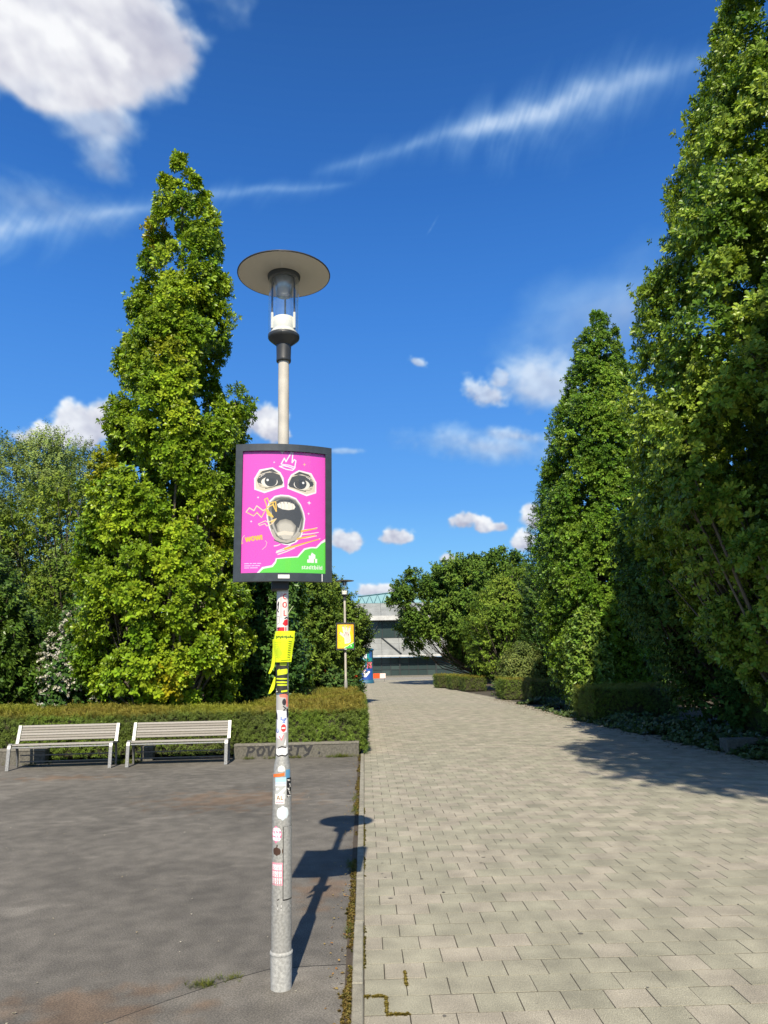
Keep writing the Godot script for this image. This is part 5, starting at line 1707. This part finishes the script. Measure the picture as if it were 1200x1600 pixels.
func make_flyers(m: Dictionary) -> void:
	var at := Vector3(-0.486, 0, -4.49)
	var paper := func(st: SurfaceTool, rows: Array, n := 8) -> void:
		# rows: [height, left angle, right angle, left radius, right radius]
		for j in rows.size() - 1:
			for i in n:
				var pts := []
				var uv := []
				for c in [[i, j + 1], [i + 1, j + 1], [i + 1, j], [i, j]]:
					var r: Array = rows[c[1]]
					var u := float(c[0]) / n
					var a: float = lerpf(r[1], r[2], u)
					var rad: float = lerpf(r[3], r[4], u) if r.size() < 6 else lerpf(lerpf(r[3], r[5], u), lerpf(r[5], r[4], u), u)
					rad += sin(u * 7.0 + c[1] * 1.9) * 0.0018
					pts.append(Vector3(sin(a) * rad, r[0], cos(a) * rad))
					uv.append(Vector2(u, float(c[1]) / (rows.size() - 1)))
				quad_uv(st, pts, uv)
	var im := Image.create(192, 256, false, Image.FORMAT_RGB8)
	im.fill(Color8(218, 236, 18))
	var ink := Color8(92, 112, 10)
	stroke(im, [Vector2(70, 16), Vector2(140, 12)], 6, Color8(170, 190, 16))
	for j in 9:
		stroke(im, [Vector2(46 + j * 14, 40 + (j % 2) * 8), Vector2(52 + j * 14, 66 - (j % 3) * 6)], 11, ink)
	stroke(im, [Vector2(44, 50), Vector2(176, 58)], 12, ink)
	for j in 8:
		stroke(im, [Vector2(150, 92 + j * 18), Vector2(168, 96 + j * 18)], 10, Color8(120, 140, 12))
	for j in 9:
		stroke(im, [Vector2(30, 100 + j * 15), Vector2(110 - (j * 37) % 40, 102 + j * 15)], 5, Color8(168, 192, 16))
	fill(im, [Vector2(26, 176), Vector2(80, 130), Vector2(110, 190), Vector2(60, 238)], Color8(186, 206, 26))
	stroke(im, [Vector2(90, 244), Vector2(180, 240)], 6, Color8(110, 130, 12))
	var yellow := printed(im, 0.6)
	yellow.cull_mode = BaseMaterial3D.CULL_DISABLED
	var t := thing("paper_flyer", "neon yellow flyer wrapped round the lamp post, its left side torn", "flyer", at)
	var st := begin()
	paper.call(st, [[1.935, -1.0, 1.0, 0.05, 0.09], [1.88, -1.15, 1.02, 0.056, 0.085], [1.82, -1.1, 1.0, 0.055, 0.076], [1.755, -0.95, 0.98, 0.052, 0.066]])
	obj("sheet", st, yellow, t)
	st = begin()
	var plainy := plain(Color8(206, 222, 20), 0.65)
	paper.call(st, [[1.89, -1.6, -1.1, 0.062, 0.048], [1.84, -1.55, -1.1, 0.058, 0.048], [1.79, -1.5, -1.1, 0.062, 0.046], [1.73, -1.48, -1.2, 0.07, 0.05], [1.69, -1.46, -1.38, 0.082, 0.07]], 4)
	obj("torn_strip", st, plainy, t)
	im = Image.create(192, 256, false, Image.FORMAT_RGB8)
	im.fill(Color8(44, 44, 38))
	var bright := Color8(206, 222, 32)
	for s in [[76, 24, 170, 26, 22], [34, 92, 176, 82, 40], [16, 134, 184, 136, 10], [10, 158, 184, 160, 12], [30, 180, 184, 182, 14], [96, 242, 180, 236, 16]]:
		stroke(im, [Vector2(s[0], s[1]), Vector2(s[2], s[3])], s[4], bright)
	fill(im, [Vector2(52, 66), Vector2(74, 62), Vector2(76, 78), Vector2(52, 80)], bright)
	stroke(im, [Vector2(4, 246), Vector2(40, 240)], 8, Color8(220, 220, 200))
	stroke(im, [Vector2(0, 214), Vector2(26, 244)], 6, Color8(210, 206, 190))
	var t2 := thing("paper_flyer", "dark flyer with yellow text bars below the neon yellow one", "flyer", at)
	st = begin()
	paper.call(st, [[1.762, -1.0, 0.82, 0.0425, 0.044], [1.70, -1.05, 0.85, 0.042, 0.043], [1.63, -1.05, 0.85, 0.042, 0.043], [1.578, -0.95, 0.9, 0.044, 0.045]])
	obj("sheet", st, printed(im, 0.6), t2)
	st = begin()
	paper.call(st, [[1.67, -1.5, -1.05, 0.048, 0.043], [1.63, -1.5, -1.1, 0.06, 0.044], [1.60, -1.48, -1.25, 0.074, 0.052], [1.575, -1.46, -1.36, 0.082, 0.07]], 4)
	obj("torn_corner", st, plainy, t2)
	# a cable tie sticking out of the wrap
	var t3 := thing("cable_tie", "pale cable tie end sticking out above the yellow flyer", "cable tie", at)
	st = begin()
	tube(st, [Vector3(0.03, 2.035, 0.026), Vector3(0.045, 2.06, 0.03), Vector3(0.064, 2.085, 0.032)], [0.002, 0.002, 0.0012], 5)
	obj("tail", st, plain(Color8(206, 214, 170), 0.5), t3)


func make_hall(m: Dictionary) -> void:
	var t := thing("exhibition_hall", "low modern hall with grey sloping roofs, dark glass front and teal lattice crown", "building", Vector3(4, 0, -85))
	var pale := rough_matter(lin(0.25, 0.26, 0.25), 0.55, tex["fine"], 2.0, tex["blotch"], 9.0)
	var pale2 := rough_matter(lin(0.225, 0.235, 0.228), 0.55, tex["fine"], 2.0, tex["blotch"], 9.0)
	var white := rough_matter(lin(0.5, 0.5, 0.48), 0.6, tex["fine"], 2.0, tex["blotch"], 6.0)
	var glass := plain(lin(0.035, 0.055, 0.055), 0.12)
	var glass2 := plain(lin(0.05, 0.075, 0.072), 0.15)
	var frame := plain(lin(0.022, 0.028, 0.03), 0.5)
	var teal := plain(lin(0.24, 0.42, 0.46), 0.3)
	var teal_bar := plain(lin(0.12, 0.27, 0.31), 0.4)
	var x0 := -18.0
	var x1 := 20.0
	var st := begin()
	box(st, Vector3(1, 0.06, 0.6), Vector3(40, 0.16, 1.4), 0.01)
	obj("plinth", st, m.cap, t)
	st = begin()
	box(st, Vector3(1, 1.1, -1.2), Vector3(38.5, 2.05, 2.0))
	obj("inner_wall", st, frame, t)
	var pane := begin()
	box(pane, Vector3.ZERO, Vector3(0.97, 0.62, 0.03))
	var pane_mesh := done(pane)
	var bar := begin()
	box(bar, Vector3.ZERO, Vector3(0.08, 2.05, 0.1))
	var bar_mesh := done(bar)
	for k in 37:
		var x := x0 + 0.5 + k * 1.03
		for r in 3:
			var o := obj("pane", pane_mesh, glass if (k * 7 + r * 3) % 5 else glass2, t)
			o.position = Vector3(x + 0.515, 0.47 + r * 0.66, -0.12)
		var o := obj("mullion", bar_mesh, frame, t)
		o.position = Vector3(x, 1.15, -0.08)
		if k % 4 == 1:
			st = begin()
			box(st, Vector3(x, 1.15, 0.02), Vector3(0.16, 2.05, 0.1))
			obj("column", st, frame, t)
	for r in 4:
		st = begin()
		box(st, Vector3(1, 0.145 + r * 0.66, -0.09), Vector3(38.2, 0.05, 0.06))
		obj("transom", st, frame, t)
	st = begin()
	box(st, Vector3(1, 2.31, 0.35), Vector3(40, 0.25, 1.1), 0.02)
	obj("fascia", st, white, t)
	# sloping roofs of separate panels
	for s in [[2.44, 0.85, 4.33, -1.5, 19], [6.92, -0.9, 8.55, -3.9, 19]]:
		var a := Vector3(0, s[0], s[1])
		var b := Vector3(0, s[2], s[3])
		var d := b - a
		var tilt := atan2(-d.z, d.y)
		for k in int(s[4]):
			for r in 3:
				st = begin()
				box(st, Vector3.ZERO, Vector3(1.98, d.length() / 3 - 0.025, 0.08), 0.012)
				var o := obj("roof_panel", st, pale if (k + r) % 3 else pale2, t)
				o.position = a + d * ((r + 0.5) / 3) + Vector3(x0 + 1.0 + k * 2.0, 0, -0.05)
				o.rotation.x = -tilt
		st = begin()
		box(st, Vector3(1, (s[0] + s[2]) / 2, (s[1] + s[3]) / 2 - 0.3), Vector3(38, d.length(), 0.3), 0.0, Basis(Vector3.RIGHT, -tilt))
		obj("roof_deck", st, frame, t)
	st = begin()
	tube(st, [Vector3(-1.95, 4.4, -1.5), Vector3(0.15, 2.55, 0.95)], [0.09, 0.09], 6)
	obj("roof_beam", st, frame, t)
	st = begin()
	box(st, Vector3(1, 5.35, -2.0), Vector3(38, 2.1, 0.4))
	obj("clerestory_wall", st, frame, t)
	var wide := begin()
	box(wide, Vector3.ZERO, Vector3(1.36, 1.85, 0.04))
	var wide_mesh := done(wide)
	for k in 26:
		var o := obj("window", wide_mesh, glass if k % 3 else glass2, t)
		o.position = Vector3(x0 + 0.8 + k * 1.46, 5.35, -1.76)
		if k % 2 == 0:
			st = begin()
			tube(st, [Vector3(x0 + 0.3 + k * 1.46, 4.4, -1.65), Vector3(x0 + 1.2 + k * 1.46, 6.3, -1.4)], [0.06, 0.06], 5)
			obj("strut", st, frame, t)
	st = begin()
	box(st, Vector3(1, 6.65, -1.5), Vector3(39, 0.52, 1.4), 0.02)
	obj("fascia", st, white, t)
	# lattice crown, rising to the right
	st = begin()
	var lat := begin()
	for k in 40:
		var a := x0 + k * 0.95
		var b := a + 0.95
		var ha := 9.2 + a * 0.105
		var hb := 9.2 + b * 0.105
		if ha < 8.7:
			continue
		quad(st, Vector3(a, 8.5, -4.0), Vector3(b, 8.5, -4.0), Vector3(b, hb + 0.75, -4.0), Vector3(a, ha + 0.75, -4.0))
		tube(lat, [Vector3(a, 8.5, -3.9), Vector3((a + b) / 2, (ha + hb) / 2 + 0.75, -3.9), Vector3(b, 8.5, -3.9)], [0.032, 0.032, 0.032], 4)
		tube(lat, [Vector3(a, ha + 0.75, -3.92), Vector3(b, hb + 0.75, -3.92)], [0.045, 0.045], 4)
	obj("glass_crown", st, teal, t)
	var l := obj("lattice", lat, teal_bar, t)
	l.set_meta("kind", "stuff")


func make_far_things(m: Dictionary) -> void:
	var flat := func(r: int, g: int, b: int) -> StandardMaterial3D: return plain(Color8(r, g, b), 0.5)
	var t := thing("advertising_column", "round advertising column with blue, pink and white posters by the far hall", "advertising column", Vector3(0.12, 0, -62.0))
	var st := begin()
	lathe(st, [[0.66, 0.0], [0.66, 0.22], [0.6, 0.24], [0.6, 2.62], [0.68, 2.64], [0.68, 2.74], [0.5, 2.82], [0.0, 2.86]], 28)
	obj("drum", st, flat.call(40, 92, 120), t)
	var im := Image.create(128, 128, false, Image.FORMAT_RGB8)
	im.fill(Color8(44, 84, 168))
	stroke(im, [Vector2(40, 24), Vector2(58, 90), Vector2(92, 40)], 22, Color8(240, 238, 240))
	stroke(im, [Vector2(36, 26), Vector2(60, 22)], 16, Color8(236, 200, 210))
	var emblem := printed(im)
	sticker(t, "poster", 0.605, 0.75, 0.0, 1.2, 0.9, emblem, "blue poster with a white bent mark")
	sticker(t, "poster", 0.605, 1.45, -0.55, 0.55, 0.5, flat.call(232, 226, 234))
	sticker(t, "poster", 0.605, 1.45, 0.0, 0.12, 0.5, flat.call(60, 150, 190))
	sticker(t, "poster", 0.605, 1.45, 0.55, 0.5, 0.5, flat.call(236, 120, 150))
	sticker(t, "poster", 0.605, 2.15, 0.3, 0.9, 0.75, flat.call(38, 142, 150))
	sticker(t, "poster", 0.606, 2.2, -0.1, 0.3, 0.5, flat.call(226, 232, 240))
	sticker(t, "poster", 0.606, 2.3, 0.75, 0.3, 0.5, flat.call(50, 92, 160))
	var b := thing("road_barrier", "low orange barrier board with white end right of the advertising column", "barrier", Vector3(1.1, 0, -66.0))
	for k in 2:
		st = begin()
		box(st, Vector3(-0.12 + k * 0.62, 0.5, 0), Vector3(0.7 if k == 0 else 0.5, 0.42, 0.06), 0.01)
		obj("board", st, flat.call(232, 82, 26) if k == 0 else flat.call(236, 214, 206), b)
	for s in [-0.4, 0.65]:
		st = begin()
		box(st, Vector3(s, 0.17, -0.06), Vector3(0.06, 0.34, 0.05))
		obj("foot", st, m.dark_steel, b)
